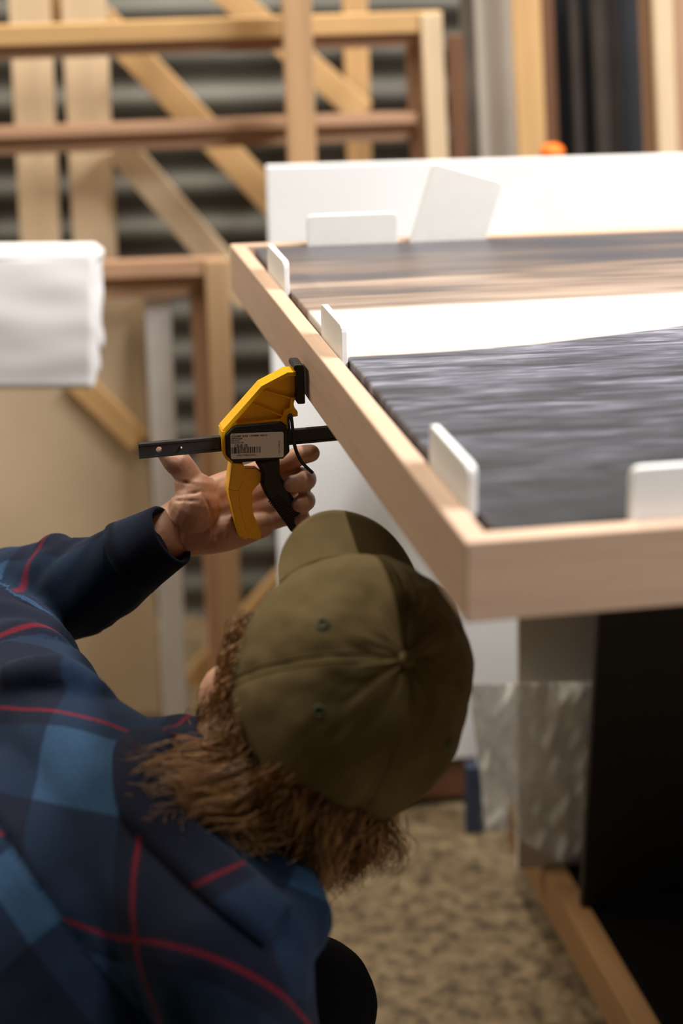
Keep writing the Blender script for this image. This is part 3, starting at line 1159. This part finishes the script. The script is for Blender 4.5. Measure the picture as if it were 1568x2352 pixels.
# cable tie looped through the hook
tie = zz([(890, 745), (905, 718), (922, 760), (935, 860), (945, 960), (958, 1080), (995, 1205), (1050, 1310), (1120, 1390), (1192, 1455)])
offs = [0.001, 0.008, 0.011, 0.014, 0.0155, 0.0155, 0.013, 0.012, 0.011, 0.010]
ctrl = [(cp(a, b, o_), (0.0014, 0.0006)) for (a, b), o_ in zip(tie, offs)]
ctrl = smooth_path(ctrl, 4)
vs, fs = tube_geo([p for p, r in ctrl], [(0.0015, 0.0006)] * len(ctrl), lx, 8, 1)
link('cable_tie', newmesh('cable_tie', vs, fs, BLK, True), clamp)
tie2 = zz([(890, 745), (888, 800), (896, 880), (900, 960)])
ctrl = smooth_path([(cp(a, b, 0.0138), (0.001, 0.001)) for a, b in tie2], 4)
vs, fs = tube_geo([p for p, r in ctrl], [(0.0011, 0.0006)] * len(ctrl), lx, 8, 1)
link('cable_tie', newmesh('cable_tie', vs, fs, BLK, True), clamp)

# ------------------------------------------------------------------ person
person = thing('person', V((-0.36, 1.30, 0)), 'person in an olive cap and plaid flannel shirt crouching to hold the yellow clamp', 'person')
D0 = (cp(590, 1100) - CAM).dot(FW)                     # depth of the clamp's middle plane at the handle


def H(px, py, dd):
    return P(px, py, D0 + dd)


# head frame
hu = camv(0.40, 0.30, 0.866).normalized()
hf = camv(0.15, 0.92, -0.37)
hf = (hf - hu * hf.dot(hu)).normalized()
hl = hu.cross(hf).normalized()
HC = P(790, 1590, 1.27)                                # centre of the cap's rim


def hp(l, f, u):
    return HC + hl * l + hf * f + hu * u


# torso landmarks
neck = P(470, 1880, 1.285)
shL, shR = P(100, 1700, 1.37), P(505, 2195, 1.19)
hip = P(-600, 2480, 1.30)
elbow = P(-60, 1420, 1.62)
wrist = P(388, 1228, D0 + 0.028)
SDIR = (shL - shR).normalized()
kneeL, kneeR = P(703, 2312, 1.43), P(420, 2800, 1.22)
hipL, hipR = hip + SDIR * 0.085 - V((0, 0, 0.04)), hip - SDIR * 0.085 - V((0, 0, 0.04))
ankL = V((kneeL.x - 0.13, kneeL.y + 0.02, 0.09))
ankR = V((kneeR.x - 0.14, kneeR.y + 0.02, 0.09))

# --- skin: one mesh (body at a coarse voxel, hand and forearm finer)
bb = Blob()
bb.limb([(neck.lerp(hip, 0.1), (0.085, 0.045)), (neck.lerp(hip, 0.35), (0.125, 0.07)), (neck.lerp(hip, 0.7), (0.12, 0.075)), (hip, (0.135, 0.085))], SDIR)
skull = hp(0, 0.0, -0.015)
bb.ball(skull, (0.074, 0.094, 0.100), (hl, hf, hu))
bb.ball(hp(0, 0.045, -0.085), (0.055, 0.050, 0.055), (hl, hf, hu))        # jaw
bb.limb([(hp(0, 0.088, -0.045), 0.008), (hp(0, 0.108, -0.072), 0.013)], None, 10)  # nose
for s in (-1, 1):
    bb.ball(hp(s * 0.032, 0.078, -0.045), (0.014, 0.012, 0.009), (hl, hf, hu))      # eye sockets, lids
    bb.ball(hp(s * 0.078, -0.004, -0.060), (0.010, 0.020, 0.032), (hl, hf, hu))     # ears
bb.ball(hp(0, 0.090, -0.098), (0.024, 0.010, 0.009), (hl, hf, hu))        # lips
bb.limb([(hp(0, -0.02, -0.07), 0.052), (neck + FW * 0.01, 0.052)])
bb.limb([(shL.lerp(shR, 0.5), 0.05), (shL, 0.045), (shL.lerp(elbow, 0.5), 0.040), (elbow, 0.036), (P(85, 1368, 1.60), 0.034), (P(200, 1346, 1.56), 0.030), (P(300, 1285, 1.53), 0.025), (wrist, 0.019)])
elbR = P(700, 2700, 1.27)
wrR = P(900, 2950, 1.45)
bb.limb([(shL.lerp(shR, 0.5), 0.06), (shR, 0.045), (elbR, 0.036), (wrR, 0.024)])
for h_, k_, a_ in ((hipL, kneeL, ankL), (hipR, kneeR, ankR)):
    bb.limb([(h_, 0.075), (h_.lerp(k_, 0.5), 0.062), (k_, 0.046)])
    bb.limb([(k_, 0.046), (k_.lerp(a_, 0.35), 0.045), (a_, 0.030)])
mb = bb.fuse(0.006, 4)

hb = Blob()
mm = 1.0
wd = camv(0.0, 0, 0)
# forearm + wrist
palm_n = -FW
hb.limb([(P(230, 1325, 1.553), (0.028, 0.027)), (P(310, 1279, 1.526), (0.0245, 0.022)), (wrist, (0.0250, 0.0195)), (H(440, 1202, 0.032), (0.029, 0.018))], camv(0.45, 0.88, 0), 20)
# metacarpals
mcp = {'i': H(572, 1097, 0.036), 'm': H(606, 1124, 0.037), 'r': H(612, 1163, 0.036), 'p': H(596, 1200, 0.033)}
for k, st, r0, r1 in (('i', (440, 1175), 0.018, 0.0125), ('m', (440, 1195), 0.018, 0.0125), ('r', (445, 1212), 0.018, 0.012), ('p', (450, 1228), 0.017, 0.0125)):
    a = H(st[0], st[1], 0.032)
    hb.limb([(a, r0), (a.lerp(mcp[k], 0.55), (r0 + r1) / 2 + 0.001), (mcp[k], r1)])
hb.limb([(H(432, 1235, 0.030), 0.017), (H(520, 1222, 0.026), 0.017), (H(600, 1205, 0.028), 0.012)])          # heel below the little finger
hb.limb([(H(430, 1195, 0.028), 0.020), (H(448, 1165, 0.020), 0.023), (H(452, 1132, 0.020), 0.018)])           # ball of the thumb
hb.limb([(H(460, 1140, 0.026), 0.013), (H(520, 1112, 0.034), 0.012), (mcp['i'], 0.011)])                      # web
# thumb
hb.limb([(H(450, 1150, 0.022), 0.019), (H(438, 1118, 0.020), 0.0150), (H(424, 1082, 0.018), 0.0118), (H(402, 1056, 0.0170), 0.0120), (H(382, 1036, 0.0165), 0.0095)])
# fingers: root, middle joint, end joint, tip
fing = [
    [(mcp['i'], 0.0120), (H(628, 1070, 0.033), 0.0098), (H(668, 1056, 0.026), 0.0092), (H(690, 1046, 0.020), 0.0088), (H(714, 1041, 0.017), 0.0080)],
    [(mcp['m'], 0.0120), (H(660, 1098, 0.040), 0.0102), (H(697, 1098, 0.034), 0.0098), (H(702, 1104, 0.016), 0.0090), (H(688, 1109, 0.003), 0.0084), (H(670, 1112, -0.001), 0.0078)],
    [(mcp['r'], 0.0118), (H(665, 1146, 0.040), 0.0100), (H(696, 1148, 0.034), 0.0096), (H(701, 1152, 0.016), 0.0088), (H(694, 1156, 0.006), 0.0080), (H(688, 1158, 0.003), 0.0074)],
    [(mcp['p'], 0.0112), (H(655, 1186, 0.036), 0.0088), (H(688, 1190, 0.030), 0.0082), (H(693, 1192, 0.018), 0.0076), (H(690, 1194, 0.012), 0.0070)],
]
for c_ in fing:
    hb.limb(c_, None, 14, 5)
mh = hb.fuse(0.0013, 5, 0.5)
# joint creases across palm and fingers, thumb
bm = bmesh.new()
bm.from_mesh(mh)
creases = [((392, 1100), (440, 1112)), ((402, 1138), (470, 1128)), ((398, 1150), (450, 1150)), ((404, 1210), (420, 1262)), ((500, 1180), (480, 1245)), ((540, 1150), (520, 1240)), ((470, 1130), (500, 1240)), ((580, 1170), (565, 1235))]
for v in bm.verts:
    q = v.co - CAM
    d = q.dot(FW)
    x, y = 784 + FPX * q.dot(RT) / d, 1176 - FPX * q.dot(UP) / d
    if d > D0 + 0.034:
        continue
    dep = 0
    for (ax, ay), (bx_, by_) in creases:
        vx, vy = bx_ - ax, by_ - ay
        t = max(0, min(1, ((x - ax) * vx + (y - ay) * vy) / (vx * vx + vy * vy)))
        wob = 4 * math.sin(t * 5 + ax)
        dist = math.hypot(x - ax - t * vx - wob, y - ay - t * vy)
        dep = max(dep, math.exp(-(dist / 3.6) ** 2) * math.sin(PI * (0.1 + 0.8 * t)))
    v.co -= v.normal * (0.0017 * dep)
mtmp = bpy.data.meshes.new('b')
bm.from_mesh(mb)
bm.to_mesh(mtmp)
bm.free()
for p in mtmp.polygons:
    p.use_smooth = True
mtmp.materials.append(SKIN)
link('body', mtmp, person)

# --- shirt
sb = Blob()
T1, T2, T3 = neck.lerp(hip, 0.22), neck.lerp(hip, 0.55), neck.lerp(hip, 0.9)
sb.limb([(neck.lerp(hip, 0.02), (0.095, 0.062)), (T1, (0.150, 0.092)), (T2, (0.160, 0.100)), (T3, (0.155, 0.105)), (neck.lerp(hip, 1.12), (0.16, 0.105))], SDIR, 24)
sb.limb([(shL, 0.060), (shL.lerp(shR, 0.5), 0.075), (shR, 0.062)], None, 20)
sb.limb([(neck, 0.078), (neck.lerp(hp(0, -0.03, -0.08), 0.30), 0.066)], None, 20)
sb.limb([(P(300, 1790, 1.32), 0.045), (P(372, 1712, 1.31), 0.020), (P(405, 1690, 1.31), 0.012)])
sl_path = [(P(318, 1271, 1.522), 0.0300), (P(300, 1284, 1.53), 0.035), (P(200, 1346, 1.56), 0.043), (P(85, 1368, 1.60), 0.049), (elbow, 0.052)]
sb.limb(sl_path, None, 20)
up_path = [(elbow, 0.052), (P(20, 1520, 1.50), 0.054), (shL, 0.060)]
sb.limb(up_path, None, 20)
sb.limb([(P(95, 1268, 1.59), 0.012), (P(130, 1262, 1.575), 0.016), (P(180, 1275, 1.56), 0.010)])      # sleeve fold
sb.limb([(P(105, 1270, 1.585), 0.012), (P(125, 1345, 1.55), 0.012), (P(150, 1420, 1.54), 0.008)])
sb.limb([(P(-40, 1400, 1.56), 0.012), (P(60, 1450, 1.50), 0.012), (P(150, 1488, 1.46), 0.008)])        # elbow crease roll
sb.limb([(P(40, 1560, 1.34), 0.012), (P(150, 1545, 1.33), 0.014), (P(235, 1600, 1.345), 0.010)])
sb.limb([(shR, 0.062), (P(555, 2430, 1.22), 0.056), (elbR, 0.05), (wrR, 0.036)], None, 18)
sb.limb([(P(660, 2120, 1.19), 0.030), (P(712, 2098, 1.195), 0.014), (P(742, 2084, 1.195), 0.0075)])
sb.limb([(P(600, 2070, 1.24), 0.05), (P(650, 2110, 1.21), 0.034)])
ms = sb.fuse(0.0045, 8, 0.5)
# cloth folds + plaid coordinates
BKN = SDIR.cross((hip - neck).normalized()).normalized()
if BKN.dot(FW) > 0:
    BKN = -BKN
BO = P(330, 1950, 1.19)
op = lambda x, y: hitp(x, y, BO, BKN)
TD = BKN.cross(SDIR).normalized()


def ab(p):
    return (p - BO).dot(SDIR), (p - BO).dot(TD)


def affine(pts):
    """linear map (a,b)->(u,v) from three pixel/uv pairs."""
    M3 = Matrix([[*ab(op(*px)), 1.0] for px, uv in pts])
    inv = M3.inverted()
    return inv @ V([uv[0] for px, uv in pts]), inv @ V([uv[1] for px, uv in pts])


MU, MV = affine([((330, 1920), (0.0, 0.54)), ((290, 2290), (0.0, 1.27)), ((600, 2210), (-0.55, 1.0))])
seamA, seamB = op(0, 1880), op(300, 2352)
sa, sbb = V((*ab(seamA), 0)), V((*ab(seamB), 0))
sdir2 = (sbb - sa).normalized()


def seg_t(p, a, b):
    d = b - a
    return max(0, min(1, (p - a).dot(d) / d.dot(d)))


fore = [p for p, r in sl_path]
cum = [0]
for i in range(1, len(fore)):
    cum.append(cum[-1] + (fore[i] - fore[i - 1]).length)
bm = bmesh.new()
bm.from_mesh(ms)
bm.normal_update()
lay = bm.verts.layers.float_vector.new('plaid')
lay_b = bm.verts.layers.float_vector.new('plaid_back')
lay_s = bm.verts.layers.float_vector.new('plaid_sleeve')
l_seam = bm.verts.layers.float.new('seam_side')
l_slv = bm.verts.layers.float.new('sleeve_side')
RING = 0.103
uax = (shL - elbow).normalized()
ulen = (shL - elbow).length
ref = sdir2.cross(V((*ab(op(330, 1950)), 0)) - sa).z
for v in bm.verts:
    p = v.co.copy()
    best, bd = None, 9
    for i in range(len(fore) - 1):
        t = seg_t(p, fore[i], fore[i + 1])
        q = fore[i].lerp(fore[i + 1], t)
        d = (p - q).length
        if d < bd:
            bd, best = d, (cum[i] + t * (cum[i + 1] - cum[i]), q, (fore[i + 1] - fore[i]).normalized())
    tu = seg_t(p, elbow, shL)
    qu = elbow.lerp(shL, tu)
    du = (p - qu).length
    tun = (p - elbow).dot(uax)
    a, b = ab(p)
    pp = V((a, b, 0)) - sa
    side = sdir2.cross(pp).z * (1 if ref > 0 else -1)
    v[lay] = V((MU.dot(V((a, b, 1))), MV.dot(V((a, b, 1))), 0))
    v[lay_b] = V(((pp.dot(sdir2) - 0.028) / 0.165, 0.33 + abs(side) / 0.165, 0))
    v[l_seam] = -side
    if bd < 0.085 and bd < du:
        al, q, ax = best
        e1 = (UP - ax * UP.dot(ax)).normalized()
        e2 = ax.cross(e1)
        r_ = p - q
        ang = math.atan2(r_.dot(e2), r_.dot(e1))
        v[lay_s] = V(((al - RING) / 0.30, (ang * 0.030 + 0.03) / 0.165 + 2.46, 0))
        v[l_slv] = 0.2
        fold = 0.0055 * min(1, (al + 0.01) / 0.08) * noise.noise(V((al * 34 + ang * 0.8, ang * 1.3, 0.7)))
    else:
        e1 = (UP - uax * UP.dot(uax)).normalized()
        e2 = uax.cross(e1)
        r_ = p - qu
        ang = math.atan2(r_.dot(e2), r_.dot(e1))
        v[lay_s] = V(((cum[-1] - RING + tun) / 0.30, (ang * 0.030 + 0.03) / 0.165 + 2.46, 0))
        k_s = ulen * 0.74 - tun
        v[l_slv] = k_s if du < 0.10 else -0.05
        if k_s > 0 and du < 0.10:
            fold = 0.007 * noise.noise(V((tun * 34 + ang, ang * 1.2, 3.7)))
        else:
            fold = 0.006 * noise.noise(V((p.x * 6, p.y * 9, p.z * 14))) + 0.003 * noise.noise(V((p.x * 22, p.y * 22, p.z * 22)))
            fold += (0.0012 if side > 0 else -0.0008) - 0.0018 * math.exp(-(side / 0.003) ** 2)
    v.co += v.normal * fold
bm.to_mesh(ms)
bm.free()
ms.materials.append(PLAID)
shirt = link('shirt', ms, person)
shirt['label'] = 'blue and navy plaid flannel shirt with red lines'

# cuff band
cax = (P(345, 1256, 1.515) - P(392, 1228, 1.507)).normalized()
c0 = P(392, 1228, 1.507)


def ring_band(name, rows, centre_axis, e1, ns, mat, parent, a0=0.0, a1=2 * PI, thick=0.002, plaid=(0.02, 0.165)):
    vs, fs, uv = [], [], []
    closed = abs(a1 - a0 - 2 * PI) < 1e-6
    e1 = (e1 - centre_axis * e1.dot(centre_axis)).normalized()
    e2 = centre_axis.cross(e1)
    n = ns if closed else ns + 1
    for ri, (c, ra, rb_) in enumerate(rows):
        for j in range(n):
            a = a0 + (a1 - a0) * j / ns
            vs.append(c + e1 * (math.cos(a) * ra) + e2 * (math.sin(a) * rb_))
            uv.append((plaid[0] + ri * 0.07, a * 0.02 / plaid[1] + 0.18, 0))
    for i in range(len(rows) - 1):
        for j in range(ns):
            fs.append((i * n + j, i * n + (j + 1) % n, (i + 1) * n + (j + 1) % n, (i + 1) * n + j))
    me = newmesh(name, vs, fs, mat, True)
    at = me.attributes.new('plaid', 'FLOAT_VECTOR', 'POINT')
    for i, u_ in enumerate(uv):
        at.data[i].vector = u_
    o = link(name, me, parent)
    s = o.modifiers.new('s', 'SOLIDIFY')
    s.thickness = thick
    s.offset = 0
    return o


ring_band('cuff', [(c0 + cax * 0.004, 0.0248, 0.0248), (c0 + cax * 0.0005, 0.0262, 0.0262), (c0 + cax * 0.0015, 0.0274, 0.0274), (c0 + cax * 0.012, 0.0288, 0.0288), (c0 + cax * 0.032, 0.0318, 0.0318), (c0 + cax * 0.046, 0.0345, 0.0345)], cax, UP, 40, PLAID, shirt, thick=0.0026, plaid=(0.52, 0.165))
# collar: a folded band lying on the shoulders round the neck
from mathutils.bvhtree import BVHTree
bvh = BVHTree.FromPolygons([v_.co for v_ in ms.vertices], [tuple(p_.vertices) for p_ in ms.polygons])


def on_shirt(px, py, lift):
    r_ = ray(px, py).normalized()
    h_ = bvh.ray_cast(CAM, r_)
    if h_[0] is None:
        return None
    return h_[0] - r_ * lift


outer = [(352, 1668), (300, 1680), (266, 1716), (262, 1785), (280, 1858), (335, 1930), (430, 2022), (520, 2100), (610, 2170)]
inner = [(400, 1690), (392, 1700), (385, 1730), (388, 1780), (402, 1840), (450, 1900), (540, 1975), (610, 2035), (660, 2080)]
rows = []
for (a, b), (c_, d_) in zip(outer, inner):
    row = []
    for t, lf_ in ((0.0, 0.001), (0.0, 0.0038), (0.35, 0.006), (0.7, 0.010), (1.0, 0.014), (1.08, 0.006)):
        q = on_shirt(a + (c_ - a) * t, b + (d_ - b) * t, lf_)
        row.append(q)
    rows.append(row)
for row in rows:
    ok = [q for q in row if q is not None]
    for k in range(len(row)):
        if row[k] is None:
            row[k] = P(470, 1800, 1.25) if not ok else ok[min(k, len(ok) - 1)]
dense = []
for i in range(len(rows) - 1):
    for k in range(6):
        t = k / 6
        p0, p1, p2, p3 = rows[max(i - 1, 0)], rows[i], rows[i + 1], rows[min(i + 2, len(rows) - 1)]
        dense.append([0.5 * ((2 * b_) + (c_ - a_) * t + (2 * a_ - 5 * b_ + 4 * c_ - d_) * t * t + (3 * b_ - a_ - 3 * c_ + d_) * t ** 3) for a_, b_, c_, d_ in zip(p0, p1, p2, p3)])
dense.append(rows[-1])
vs, fs, uv = [], [], []
for i, row in enumerate(dense):
    for k, q in enumerate(row):
        vs.append(q)
        uv.append((0.60 + k * 0.05, min(1.4, max(0.55, 1 + (i - 37) * 0.034)), 0))
for i in range(len(dense) - 1):
    for k in range(5):
        a = i * 6 + k
        fs.append((a, a + 1, a + 7, a + 6))
me = newmesh('collar', vs, fs, PLAID, True)
at = me.attributes.new('plaid', 'FLOAT_VECTOR', 'POINT')
for i, u_ in enumerate(uv):
    at.data[i].vector = u_
col_ = link('collar', me, shirt)
s_ = col_.modifiers.new('s', 'SOLIDIFY')
s_.thickness = 0.0025
s_.offset = 0

# --- trousers and shoes
tb = Blob()
for h_, k_, a_ in ((hipL, kneeL, ankL), (hipR, kneeR, ankR)):
    tb.limb([(hip, 0.11), (h_, 0.10), (h_.lerp(k_, 0.5), 0.080), (k_, 0.060)], None, 20)
    tb.limb([(k_, 0.060), (k_.lerp(a_, 0.35), 0.058), (a_, 0.048)], None, 20)
mt = tb.fuse(0.006, 8)
mt.materials.append(TROUSER)
tr_ = link('trousers', mt, person)
tr_['label'] = 'black trousers'
for a_ in (ankL, ankR):
    sh = Blob()
    sh.limb([(V((a_.x - 0.05, a_.y - 0.01, 0.042)), (0.036, 0.038)), (V((a_.x + 0.04, a_.y + 0.01, 0.046)), (0.040, 0.042)), (V((a_.x + 0.15, a_.y + 0.03, 0.034)), (0.044, 0.030))], V((0, 1, 0)))
    sh.limb([(V((a_.x, a_.y, 0.05)), 0.038), (V((a_.x, a_.y, 0.10)), 0.040)])
    mk = sh.fuse(0.005, 5)
    for v_ in mk.vertices:
        v_.co.z = max(v_.co.z, 0.002)
    mk.materials.append(BLK)
    link('shoe', mk, person)

# --- cap
CA, CB, CH = 0.086, 0.100, 0.106
seams = [math.radians(6), math.radians(98), math.radians(186), math.radians(270)]


def crown(th, a, inset_=0.0):
    ca, sa_ = max(math.cos(a), 0) ** 0.80, math.sin(a) ** 0.92
    A, B, Hh = CA - inset_, CB - inset_, CH - inset_
    dent = 0.0
    for s in seams:
        dd = (th - s + PI) % (2 * PI) - PI
        dent = max(dent, math.exp(-(dd * ca * 9 / 0.5) ** 2))
    k = 1 - 0.022 * dent
    if math.cos(th) > 0:                                 # upright front panels
        k += 0.004 * math.cos(th) ** 2 * math.sin(2 * a)
    wob = 0.0030 * noise.noise(V((math.sin(th) * 2.4, math.cos(th) * 2.4, a * 2.6))) + 0.0012 * noise.noise(V((math.sin(th) * 7, math.cos(th) * 7, a * 6)))
    l_, f_, u_ = ca * A * math.sin(th) * k, ca * B * math.cos(th) * k, sa_ * Hh * (0.985 + 0.015 * k)
    n_ = V((l_, f_, u_)).normalized() * wob
    return hp(l_ + n_.x, f_ + n_.y, u_ + n_.z - 0.002)


NT_, NA = 144, 40
vs, fs = [], []
for i in range(NA + 1):
    a = (PI / 2) * (i / NA) * 0.985
    for j in range(NT_):
        vs.append(crown(2 * PI * j / NT_, a))
top_i = len(vs)
vs.append(hp(0, 0, CH - 0.002))


def in_arch(th, a):
    d = abs(((th - math.radians(172)) + PI) % (2 * PI) - PI)
    x = d * 0.098 / 0.058
    y = a * 0.10 / 0.044
    return x * x + y * y < 1


for i in range(NA):
    for j in range(NT_):
        th = 2 * PI * (j + 0.5) / NT_
        if in_arch(th, (PI / 2) * ((i + 0.5) / NA) * 0.985):
            continue
        fs.append((i * NT_ + j, i * NT_ + (j + 1) % NT_, (i + 1) * NT_ + (j + 1) % NT_, (i + 1) * NT_ + j))
for j in range(NT_):
    fs.append((NA * NT_ + j, NA * NT_ + (j + 1) % NT_, top_i))
me = newmesh('cap', vs, fs, CAPM, True)
bm = bmesh.new()
bm.from_mesh(me)
bmesh.ops.delete(bm, geom=[v for v in bm.verts if not v.link_faces], context='VERTS')
bm.to_mesh(me)
bm.free()
cap = link('cap', me, person)
cap['label'] = 'olive green canvas baseball cap'
s = cap.modifiers.new('s', 'SOLIDIFY')
s.thickness = 0.0018
s.offset = -1
# stitched seam ridges
for th in seams:
    for dth in (-0.035, 0.035):
        pts = [crown(th + dth / max(0.25, math.cos(a) ** 0.72), a) for a in [PI / 2 * (0.02 + 0.9 * k / 20) for k in range(21)] if not in_arch(th, a)]
        vs, fs = tube_geo(pts, [0.0007] * len(pts), None, 6, 1)
        link('seam', newmesh('seam', vs, fs, CAPM, True), cap)
# button
bt = Blob()
bt.ball(hp(0, 0, CH - 0.001), (0.006, 0.006, 0.0035), (hl, hf, hu))
mbt = bt.fuse(0.001, 2)
mbt.materials.append(CAPM)
link('button', mbt, cap)
# eyelets
for th, a in ((math.radians(77), 0.93), (math.radians(128), 0.87), (math.radians(-52), 0.88), (math.radians(-126), 0.87)):
    c_ = crown(th, a)
    nn = (crown(th + 0.03, a) - crown(th - 0.03, a)).cross(crown(th, a + 0.03) - crown(th, a - 0.03)).normalized()
    if nn.dot(c_ - hp(0, 0, 0.02)) < 0:
        nn = -nn
    e1 = nn.orthogonal().normalized()
    e2 = nn.cross(e1)
    vs, fs = [], []
    for i in range(16):
        A_ = 2 * PI * i / 16
        for j in range(6):
            B_ = 2 * PI * j / 6
            rr = 0.0034 + 0.0011 * math.cos(B_)
            vs.append(c_ + e1 * (rr * math.cos(A_)) + e2 * (rr * math.sin(A_)) + nn * (0.0011 * math.sin(B_)))
    for i in range(16):
        for j in range(6):
            fs.append((i * 6 + j, ((i + 1) % 16) * 6 + j, ((i + 1) % 16) * 6 + (j + 1) % 6, i * 6 + (j + 1) % 6))
    link('eyelet', newmesh('eyelet', vs, fs, EYELET, True), cap)
# rear strap
pts = []
for k in range(17):
    th = math.radians(172) + (k / 16 - 0.5) * 1.35
    pts.append(hp(CA * math.sin(th) * 1.005, CB * math.cos(th) * 1.005, 0.005))
vs, fs = tube_geo(pts, [(0.0075, 0.0011)] * 17, hu, 10, 1)
link('rear_strap', newmesh('rear_strap', vs, fs, CAPM, True), cap)
# brim
vs, fs = [], []
NBw, NBl = 40, 12
TH0 = math.radians(50)
for i in range(NBl + 1):
    r = i / NBl
    for j in range(NBw + 1):
        q = -1 + 2 * j / NBw
        th = q * TH0
        base = V((CA * 0.99 * math.sin(th), CB * 0.99 * math.cos(th)))
        ln = 0.061 * max(0.0, 1 - abs(q) ** 2.6) ** 0.6
        l_ = base.x * (1 + 0.10 * r * (1 - abs(q)))
        f_ = base.y + ln * r * 0.86
        drop = 0.60 * ln * r + 0.012 * (abs(base.x) / CA) ** 2 * r * min(1, ln / 0.03)
        vs.append(hp(l_, f_, 0.006 - drop))
for i in range(NBl):
    for j in range(NBw):
        a = i * (NBw + 1) + j
        fs.append((a, a + 1, a + NBw + 2, a + NBw + 1))
br = link('brim', newmesh('brim', vs, fs, CAPM, True), cap)
s = br.modifiers.new('s', 'SOLIDIFY')
s.thickness = 0.0035
s.offset = 0

# --- hair
rh = random.Random(11)
vs, fs, tone = [], [], []


def strand(pts, r0, tn):
    n = len(pts)
    b = len(vs)
    for i, p in enumerate(pts):
        t = (pts[min(i + 1, n - 1)] - pts[max(i - 1, 0)]).normalized()
        s_ = t.orthogonal().normalized()
        c_ = t.cross(s_)
        r = r0 * (1 - 0.75 * (i / (n - 1)) ** 2)
        for k in range(3):
            a = 2 * PI * k / 3
            vs.append(p + s_ * (r * math.cos(a)) + c_ * (r * math.sin(a)))
            tone.append(tn)
    for i in range(n - 1):
        for k in range(3):
            fs.append((b + i * 3 + k, b + i * 3 + (k + 1) % 3, b + (i + 1) * 3 + (k + 1) % 3, b + (i + 1) * 3 + k))


GR = V((0, 0, -1))
NCL = 620
for c in range(NCL):
    # roots from the left temple round the back of the head
    th = math.radians(rh.choice((rh.uniform(66, 105), rh.uniform(105, 150), rh.uniform(125, 165), rh.uniform(125, 172), rh.uniform(120, 214), rh.uniform(165, 216))))
    deg = math.degrees(th)
    el = rh.uniform(0.0, 1.0)
    if deg < 95:
        el *= 0.35
    u_ = 0.002 - 0.075 * el
    in_gap = deg > 140 and deg < 196 and rh.random() < 0.2
    if in_gap:
        u_ = rh.uniform(0.0, 0.034)
    shr = math.sqrt(max(0.15, 1 - (max(0, -u_ - 0.02) / 0.115) ** 2))
    root = V(((0.073 if deg < 128 else 0.080) * shr * math.sin(th), 0.094 * shr * math.cos(th), u_))
    outw = V((math.sin(th), math.cos(th), 0))
    dirn = outw * rh.uniform(0.55, 1.0) + V((0.12, -0.22, -0.55 + 0.25 * rh.random())) + V((rh.gauss(0, .24), rh.gauss(0, .24), rh.gauss(0, .2)))
    if deg < 128:
        dirn = dirn * 0.25 + V((-0.05, -0.6, -0.05))
    elif deg < 172:
        dirn = V((rh.uniform(0.55, 1.2), rh.uniform(-0.65, 0.0), rh.uniform(-0.45, 0.08))) + V((rh.gauss(0, .15), rh.gauss(0, .15), rh.gauss(0, .15)))
    dirn.normalize()
    if deg < 105:
        L = rh.uniform(0.012, 0.026)
    elif deg < 128:
        L = rh.uniform(0.024, 0.040)
    elif deg < 170:
        L = rh.uniform(0.050, 0.092)
    else:
        L = rh.uniform(0.026, 0.043) * (0.8 if deg > 200 else 1.0)
    if in_gap:
        dirn = V((rh.gauss(0.1, .2), -0.35, -0.9)).normalized()
        L = rh.uniform(0.018, 0.032)
    curl = rh.uniform(0.004, 0.010) * min(1, L / 0.04)
    ph = rh.uniform(0, 2 * PI)
    fq = rh.uniform(0.7, 1.5)
    side = dirn.orthogonal().normalized()
    side2 = dirn.cross(side)
    bt_ = rh.uniform(0.2, 0.95)
    for k in range(20):
        spread = 0.011
        ro = root + V((rh.gauss(0, spread) * 0.6, rh.gauss(0, spread) * 0.6, rh.gauss(0, spread) * 0.6))
        tip = V((rh.gauss(0, 0.004), rh.gauss(0, 0.004), rh.gauss(0, 0.004)))
        ll = L * rh.uniform(0.75, 1.1)
        pts = []
        for i in range(9):
            t = i / 8
            p = ro * (1 - t * 0.6) + root * (t * 0.6) + dirn * (ll * t) + tip * t
            p = p + outw * (0.014 * t * (1 - t) * 2)
            p = p + side * (curl * t * math.sin(ph + fq * 2 * PI * t)) + side2 * (curl * t * math.cos(ph + fq * 2 * PI * t))
            wpt = hp(p.x, p.y, p.z) + GR * (0.012 * t * t)
            pts.append(wpt)
        strand(pts, 0.00045, min(1, max(0, bt_ + rh.gauss(0, 0.16))))
# scalp volume under the strands
sc_ = Blob()
sc_.ball(hp(0, -0.005, 0.0), (0.079, 0.0945, 0.085), (hl, hf, hu))
sc_.ball(hp(0, -0.006, -0.030), (0.074, 0.094, 0.075), (hl, hf, hu))
sc_.ball(hp(0.012, -0.050, -0.052), (0.078, 0.056, 0.045), (hl, hf, hu))
sc_.ball(hp(0.050, -0.054, -0.050), 0.044)
msc = sc_.fuse(0.006, 4)
b = len(vs)
vs += [v_.co.copy() for v_ in msc.vertices if True]
for p_ in msc.polygons:
    cen_ = p_.center - HC
    fs.append(tuple(b + i for i in p_.vertices))
tone += [0.12] * len(msc.vertices)
# keep the face free of the scalp cushion
keep = []
for f in fs:
    c_ = sum((vs[i] for i in f), V()) / len(f) - HC
    if f[0] >= b and c_.dot(hf) > 0.035:
        continue
    keep.append(f)
me = bpy.data.meshes.new('hair')
me.from_pydata([tuple(v) for v in vs], [], keep)
for p_ in me.polygons:
    p_.use_smooth = True
at = me.attributes.new('tone', 'FLOAT', 'POINT')
at.data.foreach_set('value', tone)
me.materials.append(HAIR)
hair = link('hair', me, person)
hair['label'] = 'wavy reddish-brown hair below the cap'
